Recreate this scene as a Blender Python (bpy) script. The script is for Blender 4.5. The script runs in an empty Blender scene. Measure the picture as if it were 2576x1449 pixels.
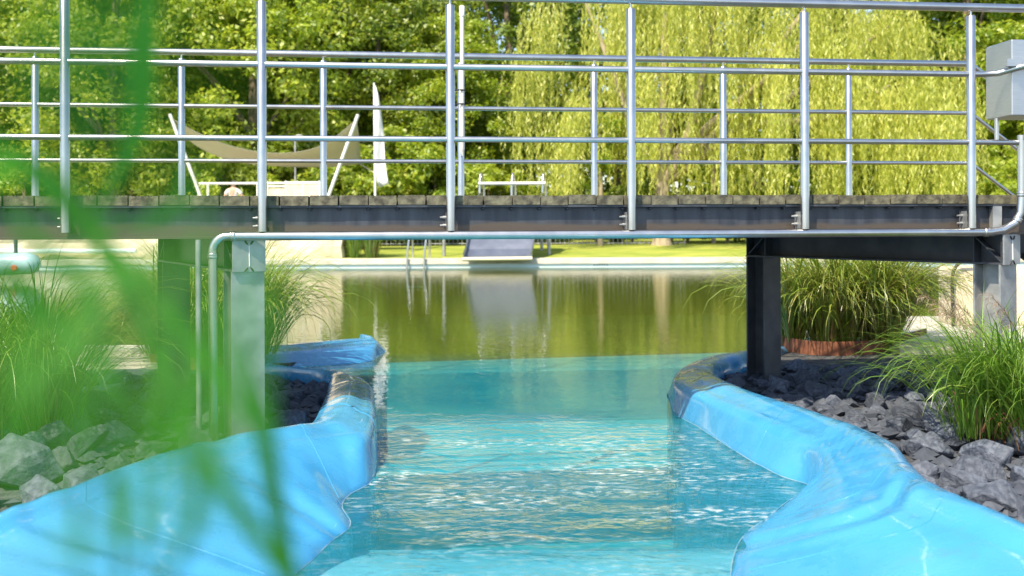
import bpy, bmesh, math, random
import numpy as np
from mathutils import Vector, Matrix, noise
random.seed(7); rng = np.random.default_rng(7)
C = bpy.context.scene
COL = C.collection
# ------------------------------------------------------------------ camera, world, sun, exposure
EYE, F, HU, HV, ROLL = 1.30, 2600.0, 1288.0, 560.0, 0.004
cd = bpy.data.cameras.new('camera'); cam = bpy.data.objects.new('camera', cd); COL.objects.link(cam)
cam.location = (0, 0, EYE); cam.rotation_euler = (math.pi/2, ROLL, 0)
cd.sensor_width = 36; cd.lens = 36*F/2576; cd.shift_y = -(724.5-HV)/2576
cd.clip_start = 0.05; cd.clip_end = 2000
cd.dof.use_dof = True; cd.dof.focus_distance = 6.4; cd.dof.aperture_fstop = 2.6
C.camera = cam
SUN_EL, SUN_AZ = math.radians(54), math.radians(-147)
w = bpy.data.worlds.new('World'); C.world = w; w.use_nodes = True
nt = w.node_tree; sky = nt.nodes.new('ShaderNodeTexSky'); sky.sky_type = 'NISHITA'; sky.sun_disc = False
sky.sun_elevation = SUN_EL; sky.sun_rotation = SUN_AZ
bg = nt.nodes['Background']; nt.links.new(sky.outputs[0], bg.inputs[0]); bg.inputs[1].default_value = 0.15
sd = bpy.data.lights.new('sun', 'SUN'); sd.energy = 4.3; sd.angle = math.radians(1.0); sd.color = (1, .88, .66)
sun = bpy.data.objects.new('sun', sd); COL.objects.link(sun)
TS = Vector((math.sin(SUN_AZ)*math.cos(SUN_EL), math.cos(SUN_AZ)*math.cos(SUN_EL), math.sin(SUN_EL)))
sun.rotation_euler = (-TS).to_track_quat('-Z', 'Y').to_euler(); sun.location = TS*40
C.view_settings.view_transform = 'Standard'; C.view_settings.look = 'None'
C.view_settings.exposure = 0.96; C.view_settings.gamma = 1
C.render.engine = 'CYCLES'
C.cycles.use_denoising = True; C.cycles.max_bounces = 8; C.cycles.transparent_max_bounces = 12
C.cycles.sample_clamp_indirect = 6; C.cycles.caustics_reflective = False; C.cycles.caustics_refractive = False

# ------------------------------------------------------------------ helpers
def P(u, v, Y=None, z=None):
    """world point seen at photo point (u, v) (2576 px wide), on depth Y or height z"""
    du, dv = u-HU, v-HV
    u0, v0 = du-ROLL*dv, dv+ROLL*du
    if Y is None: Y = (EYE-z)*F/v0
    return Vector((u0*Y/F, Y, EYE-v0*Y/F))

def tag(o, label=None, cat=None, group=None, kind=None):
    if label: o['label'] = label
    if cat: o['category'] = cat
    if group: o['group'] = group
    if kind: o['kind'] = kind
    return o
def thing(name, label, cat, loc=(0, 0, 0), group=None, rz=0):
    o = bpy.data.objects.new(name, None); COL.objects.link(o); o.location = loc; o.rotation_euler = (0, 0, rz)
    o.empty_display_size = .1
    return tag(o, label, cat, group)
def copy_tree(o, parent=None):
    c = o.copy(); COL.objects.link(c)
    if parent: c.parent = parent
    for ch in o.children: copy_tree(ch, c)
    return c
def link(name, me, mat, parent=None, mods=None):
    o = bpy.data.objects.new(name, me); COL.objects.link(o)
    if mat: me.materials.append(mat)
    if parent:
        o.parent = parent
        # geometry is given in world coordinates unless the parent was moved: keep it where it was built
        o.matrix_parent_inverse = Matrix.LocRotScale(parent.location, parent.rotation_euler, parent.scale).inverted() if parent.get('_world') else Matrix()
    return o

class MB:
    def __init__(s): s.v = []; s.f = []; s.sm = []
    def add(s, vs, fs, smooth=False):
        b = len(s.v); s.v += [tuple(p) for p in vs]
        s.f += [tuple(b+i for i in f) for f in fs]; s.sm += [smooth]*len(fs); return s
    def box(s, c, ax, ay, az):
        c, ax, ay, az = map(Vector, (c, ax, ay, az))
        vs = [c+i*ax+j*ay+k*az for k in (-1, 1) for j in (-1, 1) for i in (-1, 1)]
        return s.add(vs, [(0, 2, 3, 1), (4, 5, 7, 6), (0, 1, 5, 4), (2, 6, 7, 3), (0, 4, 6, 2), (1, 3, 7, 5)])
    def abox(s, x0, x1, y0, y1, z0, z1):
        return s.box(((x0+x1)/2, (y0+y1)/2, (z0+z1)/2), ((x1-x0)/2, 0, 0), (0, (y1-y0)/2, 0), (0, 0, (z1-z0)/2))
    def tube(s, pts, r, n=10, caps=True):
        pts = [Vector(p) for p in pts]; rs = r if isinstance(r, (list, tuple)) else [r]*len(pts)
        t0 = (pts[1]-pts[0]).normalized(); a = t0.orthogonal().normalized(); rings = []
        for i, p in enumerate(pts):
            t = ((pts[min(i+1, len(pts)-1)]-pts[max(i-1, 0)])).normalized()
            a = (a-t*a.dot(t)).normalized(); b = t.cross(a)
            rings.append([p+rs[i]*(math.cos(2*math.pi*k/n)*a+math.sin(2*math.pi*k/n)*b) for k in range(n)])
        vs = [q for rg in rings for q in rg]; m = len(rings)
        fs = [(i*n+k, i*n+(k+1) % n, (i+1)*n+(k+1) % n, (i+1)*n+k) for i in range(m-1) for k in range(n)]
        s.add(vs, fs, True)
        if caps: s.add(rings[0], [tuple(range(n))[::-1]]); s.add(rings[-1], [tuple(range(n))])
        return s
    def prism(s, poly, d):
        d = Vector(d); n = len(poly); poly = [Vector(p) for p in poly]
        s.add(poly+[p+d for p in poly], [tuple(range(n))[::-1], tuple(range(n, 2*n))]+[(i, (i+1) % n, n+(i+1) % n, n+i) for i in range(n)])
        return s
    def hsec(s, p0, p1, side, w, h, tf=.012, tw=.009):
        """H section from p0 to p1; side = direction of the flange width"""
        p0, p1, side = Vector(p0), Vector(p1), Vector(side).normalized()
        ax = (p1-p0)/2; c = (p0+p1)/2; dep = ax.normalized().cross(side).normalized()
        for q in (-1, 1): s.box(c+dep*q*(h/2-tf/2), ax, side*w/2, dep*tf/2)
        s.box(c, ax*.999, side*tw/2, dep*(h/2-tf)); return s
    def build(s, name, mat, parent=None):
        me = bpy.data.meshes.new(name); me.from_pydata(s.v, [], s.f)
        me.polygons.foreach_set('use_smooth', s.sm); 
        bm = bmesh.new(); bm.from_mesh(me); bmesh.ops.recalc_face_normals(bm, faces=bm.faces); bm.to_mesh(me); bm.free()
        return link(name, me, mat, parent)

def quads(name, V, mat, parent=None, n=4, smooth=False):
    """V: array (m, n, 3) of separate faces"""
    m = len(V); me = bpy.data.meshes.new(name)
    me.vertices.add(m*n); me.vertices.foreach_set('co', np.ascontiguousarray(V, dtype=np.float32).ravel())
    me.loops.add(m*n); me.loops.foreach_set('vertex_index', np.arange(m*n, dtype=np.int32))
    me.polygons.add(m); me.polygons.foreach_set('loop_start', np.arange(0, m*n, n, dtype=np.int32))
    me.polygons.foreach_set('loop_total', np.full(m, n, dtype=np.int32)); me.update(calc_edges=True)
    return link(name, me, mat, parent)

# ------------------------------------------------------------------ materials
def mat(name, col, rough=.6, metal=0, **k):
    m = bpy.data.materials.new(name); m.use_nodes = True; b = m.node_tree.nodes['Principled BSDF']
    b.inputs['Base Color'].default_value = (*col, 1); b.inputs['Roughness'].default_value = rough; b.inputs['Metallic'].default_value = metal
    for kk, vv in k.items(): b.inputs[kk].default_value = vv
    return m
def N(m, t, **k):
    n = m.node_tree.nodes.new(t)
    for kk, vv in k.items(): setattr(n, kk, vv)
    return n
def L(m, a, b): m.node_tree.links.new(a, b)
def noisy(m, c1, c2, scale=6, detail=6, lo=.35, hi=.65, bump=0, bscale=None, coord='Object', stretch=None, rough=None, bdist=.01):
    b = m.node_tree.nodes['Principled BSDF']; tc = N(m, 'ShaderNodeTexCoord'); src = tc.outputs[coord]
    if stretch:
        mp = N(m, 'ShaderNodeMapping'); mp.inputs['Scale'].default_value = stretch; L(m, src, mp.inputs[0]); src = mp.outputs[0]
    t = N(m, 'ShaderNodeTexNoise'); t.inputs['Scale'].default_value = scale; t.inputs['Detail'].default_value = detail; L(m, src, t.inputs['Vector'])
    r = N(m, 'ShaderNodeValToRGB'); r.color_ramp.elements[0].position = lo; r.color_ramp.elements[1].position = hi
    r.color_ramp.elements[0].color = (*c1, 1); r.color_ramp.elements[1].color = (*c2, 1)
    L(m, t.outputs['Fac'], r.inputs[0]); L(m, r.outputs[0], b.inputs['Base Color'])
    if rough:
        mr = N(m, 'ShaderNodeMapRange'); mr.inputs['To Min'].default_value, mr.inputs['To Max'].default_value = rough
        L(m, t.outputs['Fac'], mr.inputs[0]); L(m, mr.outputs[0], b.inputs['Roughness'])
    if bump:
        t2 = N(m, 'ShaderNodeTexNoise'); t2.inputs['Scale'].default_value = bscale or scale*4; t2.inputs['Detail'].default_value = 5; L(m, src, t2.inputs['Vector'])
        bp = N(m, 'ShaderNodeBump'); bp.inputs['Strength'].default_value = bump; bp.inputs['Distance'].default_value = bdist
        L(m, t2.outputs['Fac'], bp.inputs['Height']); L(m, bp.outputs[0], b.inputs['Normal'])
    return m
def leafmat(name, cols, trans=.4, coord_scale=.5, rough=.5, gloss=.06):
    """leaf: diffuse + translucent, colour varies per leaf and slowly over the crown"""
    m = bpy.data.materials.new(name); m.use_nodes = True; T = m.node_tree; T.nodes.remove(T.nodes['Principled BSDF'])
    g = N(m, 'ShaderNodeNewGeometry'); tn = N(m, 'ShaderNodeTexNoise'); tn.inputs['Scale'].default_value = coord_scale; tn.inputs['Detail'].default_value = 3
    L(m, g.outputs['Position'], tn.inputs['Vector'])
    ma = N(m, 'ShaderNodeMath', operation='MULTIPLY_ADD'); L(m, g.outputs['Random Per Island'], ma.inputs[0]); ma.inputs[1].default_value = .55
    mb = N(m, 'ShaderNodeMath', operation='MULTIPLY'); L(m, tn.outputs['Fac'], mb.inputs[0]); mb.inputs[1].default_value = .5; L(m, mb.outputs[0], ma.inputs[2])
    r = N(m, 'ShaderNodeValToRGB'); el = r.color_ramp.elements; n = len(cols)
    el[0].position = 0; el[1].position = 1; el[0].color = (*cols[0], 1); el[1].color = (*cols[-1], 1)
    for i in range(1, n-1):
        e = el.new(i/(n-1)); e.color = (*cols[i], 1)
    L(m, ma.outputs[0], r.inputs[0])
    d = N(m, 'ShaderNodeBsdfDiffuse'); t = N(m, 'ShaderNodeBsdfTranslucent'); mx = N(m, 'ShaderNodeMixShader'); mx.inputs[0].default_value = trans
    L(m, r.outputs[0], d.inputs[0]); L(m, r.outputs[0], t.inputs[0]); L(m, d.outputs[0], mx.inputs[1]); L(m, t.outputs[0], mx.inputs[2])
    gl = N(m, 'ShaderNodeBsdfGlossy'); gl.inputs['Roughness'].default_value = rough; m2 = N(m, 'ShaderNodeMixShader'); m2.inputs[0].default_value = gloss
    L(m, mx.outputs[0], m2.inputs[1]); L(m, gl.outputs[0], m2.inputs[2]); L(m, m2.outputs[0], T.nodes['Material Output'].inputs[0])
    return m

M = {}
M['steel'] = noisy(mat('stainless', (.62, .64, .66), .3, 1), (.52, .51, .49), (.60, .59, .565), 9, 4, rough=(.24, .36))
M['steel_box'] = noisy(mat('brushed_steel', (.6, .62, .64), .4, 1), (.55, .55, .55), (.62, .615, .61), 14, 4, stretch=(1, 1, 12), rough=(.36, .5))
M['galv'] = noisy(mat('galvanised', (.35, .36, .37), .5, .55), (.26, .27, .29), (.44, .45, .45), 7, 6, rough=(.4, .6), bump=.1)
M['girder'] = noisy(mat('weathered_steel', (.09, .095, .11), .5, .3), (.03, .035, .05), (.075, .08, .095), 5, 7, stretch=(3, 3, .5), rough=(.28, .5), bump=.12)
def sunlit_band(m, z0, z1, col):  # paints sun patches on the lower girder into its base colour
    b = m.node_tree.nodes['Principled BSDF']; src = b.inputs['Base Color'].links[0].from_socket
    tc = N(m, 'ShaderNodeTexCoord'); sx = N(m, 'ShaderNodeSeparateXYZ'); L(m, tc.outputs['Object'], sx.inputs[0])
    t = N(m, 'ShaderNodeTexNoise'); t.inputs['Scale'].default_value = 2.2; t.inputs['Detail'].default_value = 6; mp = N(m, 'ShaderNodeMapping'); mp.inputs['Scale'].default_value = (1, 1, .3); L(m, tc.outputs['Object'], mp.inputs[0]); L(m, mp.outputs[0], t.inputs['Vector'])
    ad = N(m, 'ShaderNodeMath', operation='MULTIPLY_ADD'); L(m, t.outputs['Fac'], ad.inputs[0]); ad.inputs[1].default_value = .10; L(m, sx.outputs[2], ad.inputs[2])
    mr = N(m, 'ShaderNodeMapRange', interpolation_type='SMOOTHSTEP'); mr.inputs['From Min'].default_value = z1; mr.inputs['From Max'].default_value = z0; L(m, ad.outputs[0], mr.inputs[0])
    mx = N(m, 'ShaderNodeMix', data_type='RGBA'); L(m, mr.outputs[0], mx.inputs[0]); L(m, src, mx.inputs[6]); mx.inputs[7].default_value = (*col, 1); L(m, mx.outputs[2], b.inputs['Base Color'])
sunlit_band(M['girder'], 1.325, 1.35, (.10, .08, .065))
M['dark_steel'] = noisy(mat('dark_steel', (.05, .055, .07), .42, .3), (.045, .05, .065), (.085, .09, .105), 6, 6, rough=(.35, .55))
M['deck'] = noisy(mat('old_decking', (.2, .18, .14), .85), (.05, .044, .03), (.18, .165, .105), 22, 8, bump=.7, bscale=70, bdist=.006)
M['black'] = mat('black_rubber', (.02, .02, .022), .6)
M['white'] = noisy(mat('white_paint', (.78, .78, .76), .5), (.72, .72, .70), (.82, .82, .80), 4)
M['corten'] = noisy(mat('rusty_steel', (.2, .07, .035), .8), (.10, .035, .02), (.27, .10, .05), 9, 7, bump=.3)
M['beige'] = noisy(mat('beige_stone', (.6, .5, .36), .85), (.60, .51, .37), (.78, .69, .53), 1.6, 7, bump=.5, bscale=5, bdist=.05)
M['coping'] = noisy(mat('pale_paving', (.55, .5, .42), .8), (.56, .52, .44), (.70, .65, .56), 3, 6, bump=.2)
M['pool_wall'] = noisy(mat('pale_blue_liner', (.6, .75, .8), .4), (.64, .80, .84), (.76, .86, .88), 2)
M['cream'] = noisy(mat('cream_fabric', (.7, .6, .45), .8), (.62, .53, .40), (.74, .66, .52), 5)
M['bark'] = noisy(mat('bark', (.2, .15, .1), .9), (.10, .075, .05), (.30, .23, .16), 5, 7, stretch=(3, 3, .6), bump=.6, bdist=.03)
M['bark_pale'] = noisy(mat('pale_bark', (.4, .32, .22), .9), (.24, .19, .13), (.46, .38, .27), 4, 7, stretch=(3, 3, .6), bump=.6, bdist=.03)
M['gravel'] = noisy(mat('dark_soil', (.08, .075, .07), .95), (.035, .037, .045), (.10, .105, .115), 12, 8, bump=.8, bdist=.02)
M['paving'] = noisy(mat('light_path', (.5, .46, .4), .85), (.40, .37, .32), (.55, .51, .45), 5, 8, bump=.2)
M['lawn'] = noisy(mat('lawn', (.12, .2, .03), .9), (.20, .27, .03), (.36, .38, .06), .9, 8, bump=.6, bscale=40, bdist=.03)
M['floor'] = noisy(mat('blue_floor_liner', (.2, .55, .7), .5), (.20, .57, .82), (.28, .67, .88), 1.3, 4)
M['pond'] = noisy(mat('pond_bed', (.05, .1, .06), .9), (.07, .085, .012), (.13, .14, .02), .5, 6)
M['scum'] = noisy(mat('lime_scale', (.5, .55, .5), .7), (.06, .26, .42), (.28, .38, .42), 9, 6)
M['skin'] = mat('skin', (.55, .32, .22), .5)
M['hair'] = mat('grey_hair', (.16, .14, .12), .8)
M['trousers'] = mat('dark_cloth', (.05, .055, .07), .8)
# rock: slate blue grey with pale dusty faces
m = M['rock'] = noisy(mat('slate_rock', (.2, .21, .23), .7), (.042, .052, .078), (.155, .175, .22), 5, 9, .3, .75, bump=.55, bscale=12, bdist=.015)
b = m.node_tree.nodes['Principled BSDF']; b.inputs['Specular IOR Level'].default_value = .4
oi = N(m, 'ShaderNodeObjectInfo'); mr = N(m, 'ShaderNodeMapRange'); mr.inputs['To Min'].default_value = .55; mr.inputs['To Max'].default_value = 1.15; L(m, oi.outputs['Random'], mr.inputs[0])
hs = N(m, 'ShaderNodeHueSaturation'); L(m, mr.outputs[0], hs.inputs['Value']); L(m, b.inputs['Base Color'].links[0].from_socket, hs.inputs['Color']); L(m, hs.outputs[0], b.inputs['Base Color'])
# vinyl
def vinyl():
    m = mat('blue_vinyl', (.10, .46, .78), .24); b = m.node_tree.nodes['Principled BSDF']
    b.inputs['Specular IOR Level'].default_value = .45
    b.inputs['Coat Weight'].default_value = .28; b.inputs['Coat Roughness'].default_value = .06
    tc = N(m, 'ShaderNodeTexCoord')
    t = N(m, 'ShaderNodeTexNoise'); t.inputs['Scale'].default_value = 2.5; t.inputs['Detail'].default_value = 5; L(m, tc.outputs['Object'], t.inputs['Vector'])
    r = N(m, 'ShaderNodeValToRGB'); r.color_ramp.elements[0].color = (.028, .235, .52, 1); r.color_ramp.elements[1].color = (.05, .30, .60, 1)
    L(m, t.outputs['Fac'], r.inputs[0])
    e_ = r.color_ramp.elements.new(.72); e_.color = (.07, .33, .58, 1); r.color_ramp.elements[2].position = .85
    tg = N(m, 'ShaderNodeTexNoise'); tg.inputs['Scale'].default_value = 7; tg.inputs['Detail'].default_value = 9; tg.inputs['Roughness'].default_value = .7; L(m, tc.outputs['Object'], tg.inputs['Vector'])
    gr = N(m, 'ShaderNodeMapRange'); gr.inputs['From Min'].default_value = .58; gr.inputs['From Max'].default_value = .78; gr.inputs['To Max'].default_value = .45; L(m, tg.outputs['Fac'], gr.inputs[0])
    gm = N(m, 'ShaderNodeMix', data_type='RGBA'); L(m, gr.outputs[0], gm.inputs[0]); L(m, r.outputs[0], gm.inputs[6]); gm.inputs[7].default_value = (.10, .19, .22, 1); L(m, gm.outputs[2], b.inputs['Base Color'])
    t2 = N(m, 'ShaderNodeTexNoise'); t2.inputs['Scale'].default_value = 9; t2.inputs['Detail'].default_value = 3; L(m, tc.outputs['Object'], t2.inputs['Vector'])
    mr = N(m, 'ShaderNodeMapRange'); mr.inputs['From Min'].default_value = .45; mr.inputs['From Max'].default_value = .55; mr.inputs['To Min'].default_value = .12; mr.inputs['To Max'].default_value = .34
    L(m, t2.outputs['Fac'], mr.inputs[0]); L(m, mr.outputs[0], b.inputs['Roughness'])
    bp = N(m, 'ShaderNodeBump'); bp.inputs['Strength'].default_value = .12; bp.inputs['Distance'].default_value = .02; L(m, t2.outputs['Fac'], bp.inputs['Height'])
    mp = N(m, 'ShaderNodeMapping'); mp.inputs['Rotation'].default_value = (0, 0, .7); mp.inputs['Scale'].default_value = (1.2, 9, 2); L(m, tc.outputs['Object'], mp.inputs[0])
    t3 = N(m, 'ShaderNodeTexNoise'); t3.inputs['Scale'].default_value = 2.2; t3.inputs['Detail'].default_value = 4; L(m, mp.outputs[0], t3.inputs['Vector'])
    b3 = N(m, 'ShaderNodeBump'); b3.inputs['Strength'].default_value = .05; b3.inputs['Distance'].default_value = .025; L(m, t3.outputs['Fac'], b3.inputs['Height']); L(m, bp.outputs[0], b3.inputs['Normal'])
    L(m, b3.outputs[0], b.inputs['Normal']); return m
M['vinyl'] = vinyl()
# water: clear surface that reflects by Fresnel, tinted body
def water():
    m = bpy.data.materials.new('water'); m.use_nodes = True; T = m.node_tree; T.nodes.remove(T.nodes['Principled BSDF'])
    g = N(m, 'ShaderNodeNewGeometry'); sp = N(m, 'ShaderNodeSeparateXYZ'); L(m, g.outputs['Position'], sp.inputs[0])
    def nz(scale, detail, sc):
        mp = N(m, 'ShaderNodeMapping'); mp.inputs['Scale'].default_value = sc; L(m, g.outputs['Position'], mp.inputs[0])
        t = N(m, 'ShaderNodeTexNoise'); t.inputs['Scale'].default_value = scale; t.inputs['Detail'].default_value = detail; t.inputs['Distortion'].default_value = .25; t.inputs['Roughness'].default_value = .58
        L(m, mp.outputs[0], t.inputs['Vector']); return t.outputs['Fac']
    far = nz(9, 2, (1, 1, 1)); near = nz(11, 4, (1, 1.25, 1)); swell = nz(3.4, 4, (1, 1.6, 1)); mask = nz(.7, 2, (1, .8, 1))
    # choppy in the channel (y < 7), calm pond behind
    my = N(m, 'ShaderNodeMapRange', interpolation_type='SMOOTHSTEP'); my.inputs['From Min'].default_value = 7.6; my.inputs['From Max'].default_value = 5.2
    L(m, sp.outputs[1], my.inputs[0])
    mk = N(m, 'ShaderNodeMapRange'); mk.inputs['From Min'].default_value = .35; mk.inputs['From Max'].default_value = .6; mk.inputs['To Min'].default_value = .12; L(m, mask, mk.inputs[0])
    mn = N(m, 'ShaderNodeMapRange', interpolation_type='SMOOTHSTEP'); mn.inputs['From Min'].default_value = 4.1; mn.inputs['From Max'].default_value = 4.8; mn.inputs['To Min'].default_value = .4
    L(m, sp.outputs[1], mn.inputs[0]); m0 = N(m, 'ShaderNodeMath', operation='MULTIPLY'); L(m, my.outputs[0], m0.inputs[0]); L(m, mn.outputs[0], m0.inputs[1])
    mu = N(m, 'ShaderNodeMath', operation='MULTIPLY'); L(m, m0.outputs[0], mu.inputs[0]); L(m, mk.outputs[0], mu.inputs[1])
    b1 = N(m, 'ShaderNodeBump'); b1.inputs['Strength'].default_value = .05; b1.inputs['Distance'].default_value = .05; L(m, far, b1.inputs['Height'])
    b2 = N(m, 'ShaderNodeBump'); b2.inputs['Distance'].default_value = .062; nsum = N(m, 'ShaderNodeMath', operation='MULTIPLY_ADD'); L(m, swell, nsum.inputs[0]); nsum.inputs[1].default_value = 2.6; L(m, near, nsum.inputs[2]); L(m, nsum.outputs[0], b2.inputs['Height'])
    L(m, mu.outputs[0], b2.inputs['Strength']); L(m, b1.outputs[0], b2.inputs['Normal'])
    fr = N(m, 'ShaderNodeFresnel'); fr.inputs['IOR'].default_value = 1.42; L(m, b2.outputs[0], fr.inputs['Normal'])
    gl = N(m, 'ShaderNodeBsdfGlossy'); gl.inputs['Roughness'].default_value = .03; L(m, b2.outputs[0], gl.inputs['Normal'])
    tr = N(m, 'ShaderNodeBsdfTransparent'); tr.inputs[0].default_value = (.92, .98, .98, 1)
    mx = N(m, 'ShaderNodeMixShader'); L(m, fr.outputs[0], mx.inputs[0]); L(m, tr.outputs[0], mx.inputs[1]); L(m, gl.outputs[0], mx.inputs[2])
    f1 = nz(15, 6, (1, 2.0, 1)); f2 = nz(1.5, 3, (.6, 1.7, 1))  # white streaks: foam, plus sky glints painted into the surface
    fa = N(m, 'ShaderNodeMapRange'); fa.inputs['From Min'].default_value = .50; fa.inputs['From Max'].default_value = .74; L(m, f1, fa.inputs[0])
    fb = N(m, 'ShaderNodeMapRange'); fb.inputs['From Min'].default_value = .42; fb.inputs['From Max'].default_value = .68; L(m, f2, fb.inputs[0])
    fm = N(m, 'ShaderNodeMath', operation='MULTIPLY'); L(m, fa.outputs[0], fm.inputs[0]); L(m, fb.outputs[0], fm.inputs[1])
    fy = N(m, 'ShaderNodeMath', operation='MULTIPLY'); L(m, fm.outputs[0], fy.inputs[0]); L(m, m0.outputs[0], fy.inputs[1])
    fd = N(m, 'ShaderNodeBsdfDiffuse'); fd.inputs[0].default_value = (.75, .8, .8, 1); mf = N(m, 'ShaderNodeMixShader'); L(m, fy.outputs[0], mf.inputs[0]); L(m, mx.outputs[0], mf.inputs[1]); L(m, fd.outputs[0], mf.inputs[2])
    L(m, mf.outputs[0], T.nodes['Material Output'].inputs['Surface'])
    df = N(m, 'ShaderNodeBsdfDiffuse'); df.inputs[0].default_value = (.045, .36, .43, 1); m3 = N(m, 'ShaderNodeMixShader')
    # the fast channel water is milky with air, the olive pond tint also paints in tree reflections
    tb = N(m, 'ShaderNodeMapRange', interpolation_type='SMOOTHSTEP'); tb.inputs['From Min'].default_value = 10.4; tb.inputs['From Max'].default_value = 8.8; tb.inputs['To Min'].default_value = .25; tb.inputs['To Max'].default_value = .33
    L(m, sp.outputs[1], tb.inputs[0]); L(m, tb.outputs[0], m3.inputs[0])
    tc_ = N(m, 'ShaderNodeMapRange'); tc_.inputs['From Min'].default_value = 10.4; tc_.inputs['From Max'].default_value = 8.8; L(m, sp.outputs[1], tc_.inputs[0])
    cm = N(m, 'ShaderNodeMix', data_type='RGBA'); L(m, tc_.outputs[0], cm.inputs[0]); cm.inputs[6].default_value = (.30, .34, .045, 1); cm.inputs[7].default_value = (.022, .31, .40, 1); L(m, cm.outputs[2], df.inputs[0])
    L(m, tr.outputs[0], m3.inputs[1]); L(m, df.outputs[0], m3.inputs[2]); L(m, m3.outputs[0], mx.inputs[1])
    va = N(m, 'ShaderNodeVolumeAbsorption'); va.inputs['Color'].default_value = (.33, .87, .87, 1); va.inputs['Density'].default_value = .45
    L(m, va.outputs[0], T.nodes['Material Output'].inputs['Volume']); return m
M['water'] = water()
M['leaf_bright'] = leafmat('bright_leaves', [(.18, .30, .012), (.40, .52, .03), (.70, .70, .10)], .55)
M['leaf_mid'] = leafmat('green_leaves', [(.13, .26, .012), (.34, .46, .02), (.64, .62, .06)], .55)
M['leaf_dark'] = leafmat('dark_leaves', [(.08, .17, .012), (.22, .32, .02), (.46, .48, .045)], .5)
M['willow'] = leafmat('willow_leaves', [(.30, .38, .03), (.60, .64, .10), (.84, .78, .20)], .5)
M['blade'] = leafmat('grass_blades', [(.06, .17, .012), (.16, .32, .025), (.34, .42, .08)], .4, 2, .4, .08)
M['blade_dry'] = leafmat('grass_blades_drying', [(.09, .20, .015), (.26, .36, .03), (.56, .44, .17)], .4, 2, .4, .08)
M['stalk'] = leafmat('dry_stalks', [(.13, .06, .025), (.24, .13, .06), (.36, .24, .12)], .1, 2)
M['plume'] = leafmat('seed_plumes', [(.14, .07, .04), (.3, .2, .13), (.5, .42, .33)], .3, 2)
M['reed'] = leafmat('broad_green_leaves', [(.010, .09, .003), (.035, .20, .006), (.10, .36, .02)], .45, 3, .35, .03)

# ------------------------------------------------------------------ setting
def sheet(name, poly, z, matr, kind='structure'):
    me = bpy.data.meshes.new(name); me.from_pydata([(x, y, z) for x, y in poly], [], [tuple(range(len(poly)))])
    return tag(link(name, me, matr), kind=kind)
def smoothpath(pts, n=8):
    pts = [Vector(p) for p in pts]; out = []
    for i in range(len(pts)-1):
        p0, p1, p2, p3 = pts[max(i-1, 0)], pts[i], pts[i+1], pts[min(i+2, len(pts)-1)]
        for k in range(n):
            t = k/n
            out.append(.5*((2*p1)+(p2-p0)*t+(2*p0-5*p1+4*p2-p3)*t*t+(3*p1-p0-3*p2+p3)*t**3))
    out.append(pts[-1]); return out

# the land: lawn behind the pool reaching the horizon, one sheet gently rising
mb = MB(); ys = [30.75, 32, 34, 36, 40, 50, 70, 120, 400, 900]; zs = [.24, .30, .38, .46, .5, .55, .6, .8, 1, 1]
xs = [-600, -200, -80, -40, -20, -10, 0, 10, 20, 40, 80, 200, 600]
vs = [(x, y, z) for y, z in zip(ys, zs) for x in xs]; nx = len(xs)
mb.add(vs, [(j*nx+i, j*nx+i+1, (j+1)*nx+i+1, (j+1)*nx+i) for j in range(len(ys)-1) for i in range(nx-1)], True)
tag(mb.build('lawn', M['lawn']), kind='structure')
sheet('ground', [(-600, -300), (600, -300), (600, 30.9), (-600, 30.9)], -1.6, M['gravel'])
sheet('pond_floor', [(-60, 6), (60, 6), (60, 30.2), (-60, 30.2)], -1.4, M['pond'])
# water body
mb = MB(); mb.abox(-60, 60, -4, 30.1, -1.5, 0)
tag(mb.build('water', M['water']), kind='structure')
# channel floor (blue liner), shallow at the near ramp
e0 = P(700, 921, z=-1.0); e1 = P(2100, 879, z=-1.0)
mb = MB(); rows = []
YP = [-3, 0, 2, 3.0, 3.6, 4.1, 4.4, 4.7, 5.0, 5.4, 6, 7, 8, 10, 12, 14, 16]; ZP = [-.02, -.02, -.02, -.03, -.045, -.075, -.12, -.19, -.28, -.42, -.65, -.95] + [-1.0]*5
for k in range(len(YP)+1):
    row = []
    for q in range(9):
        s_ = q/8; a = Vector((-2.2, -3, 0)).lerp(Vector((3.2, -3, 0)), s_); b = e0.lerp(e1, s_)
        if k < len(YP): p = a.lerp(b, (YP[k]-a.y)/(b.y-a.y)); p.z = ZP[k]
        else: p = b.copy(); p.z = -1.0
        row.append(p)
    rows.append(row)
mb.add([p for r in rows for p in r], [(j*9+i, j*9+i+1, (j+1)*9+i+1, (j+1)*9+i) for j in range(len(YP)) for i in range(8)], True)
tag(mb.build('channel_floor', M['floor']), kind='structure')
mb = MB(); d = (e1-e0); nn = Vector((-d.y, d.x, 0)).normalized()
mb.box((e0+e1)/2+nn*.32+Vector((0, 0, -.24)), d/2*1.05, nn*.3, Vector((0, 0, .19)))
tag(mb.build('pond_step', mat('dark_step', (.02, .035, .02), .8)), kind='structure')

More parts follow.
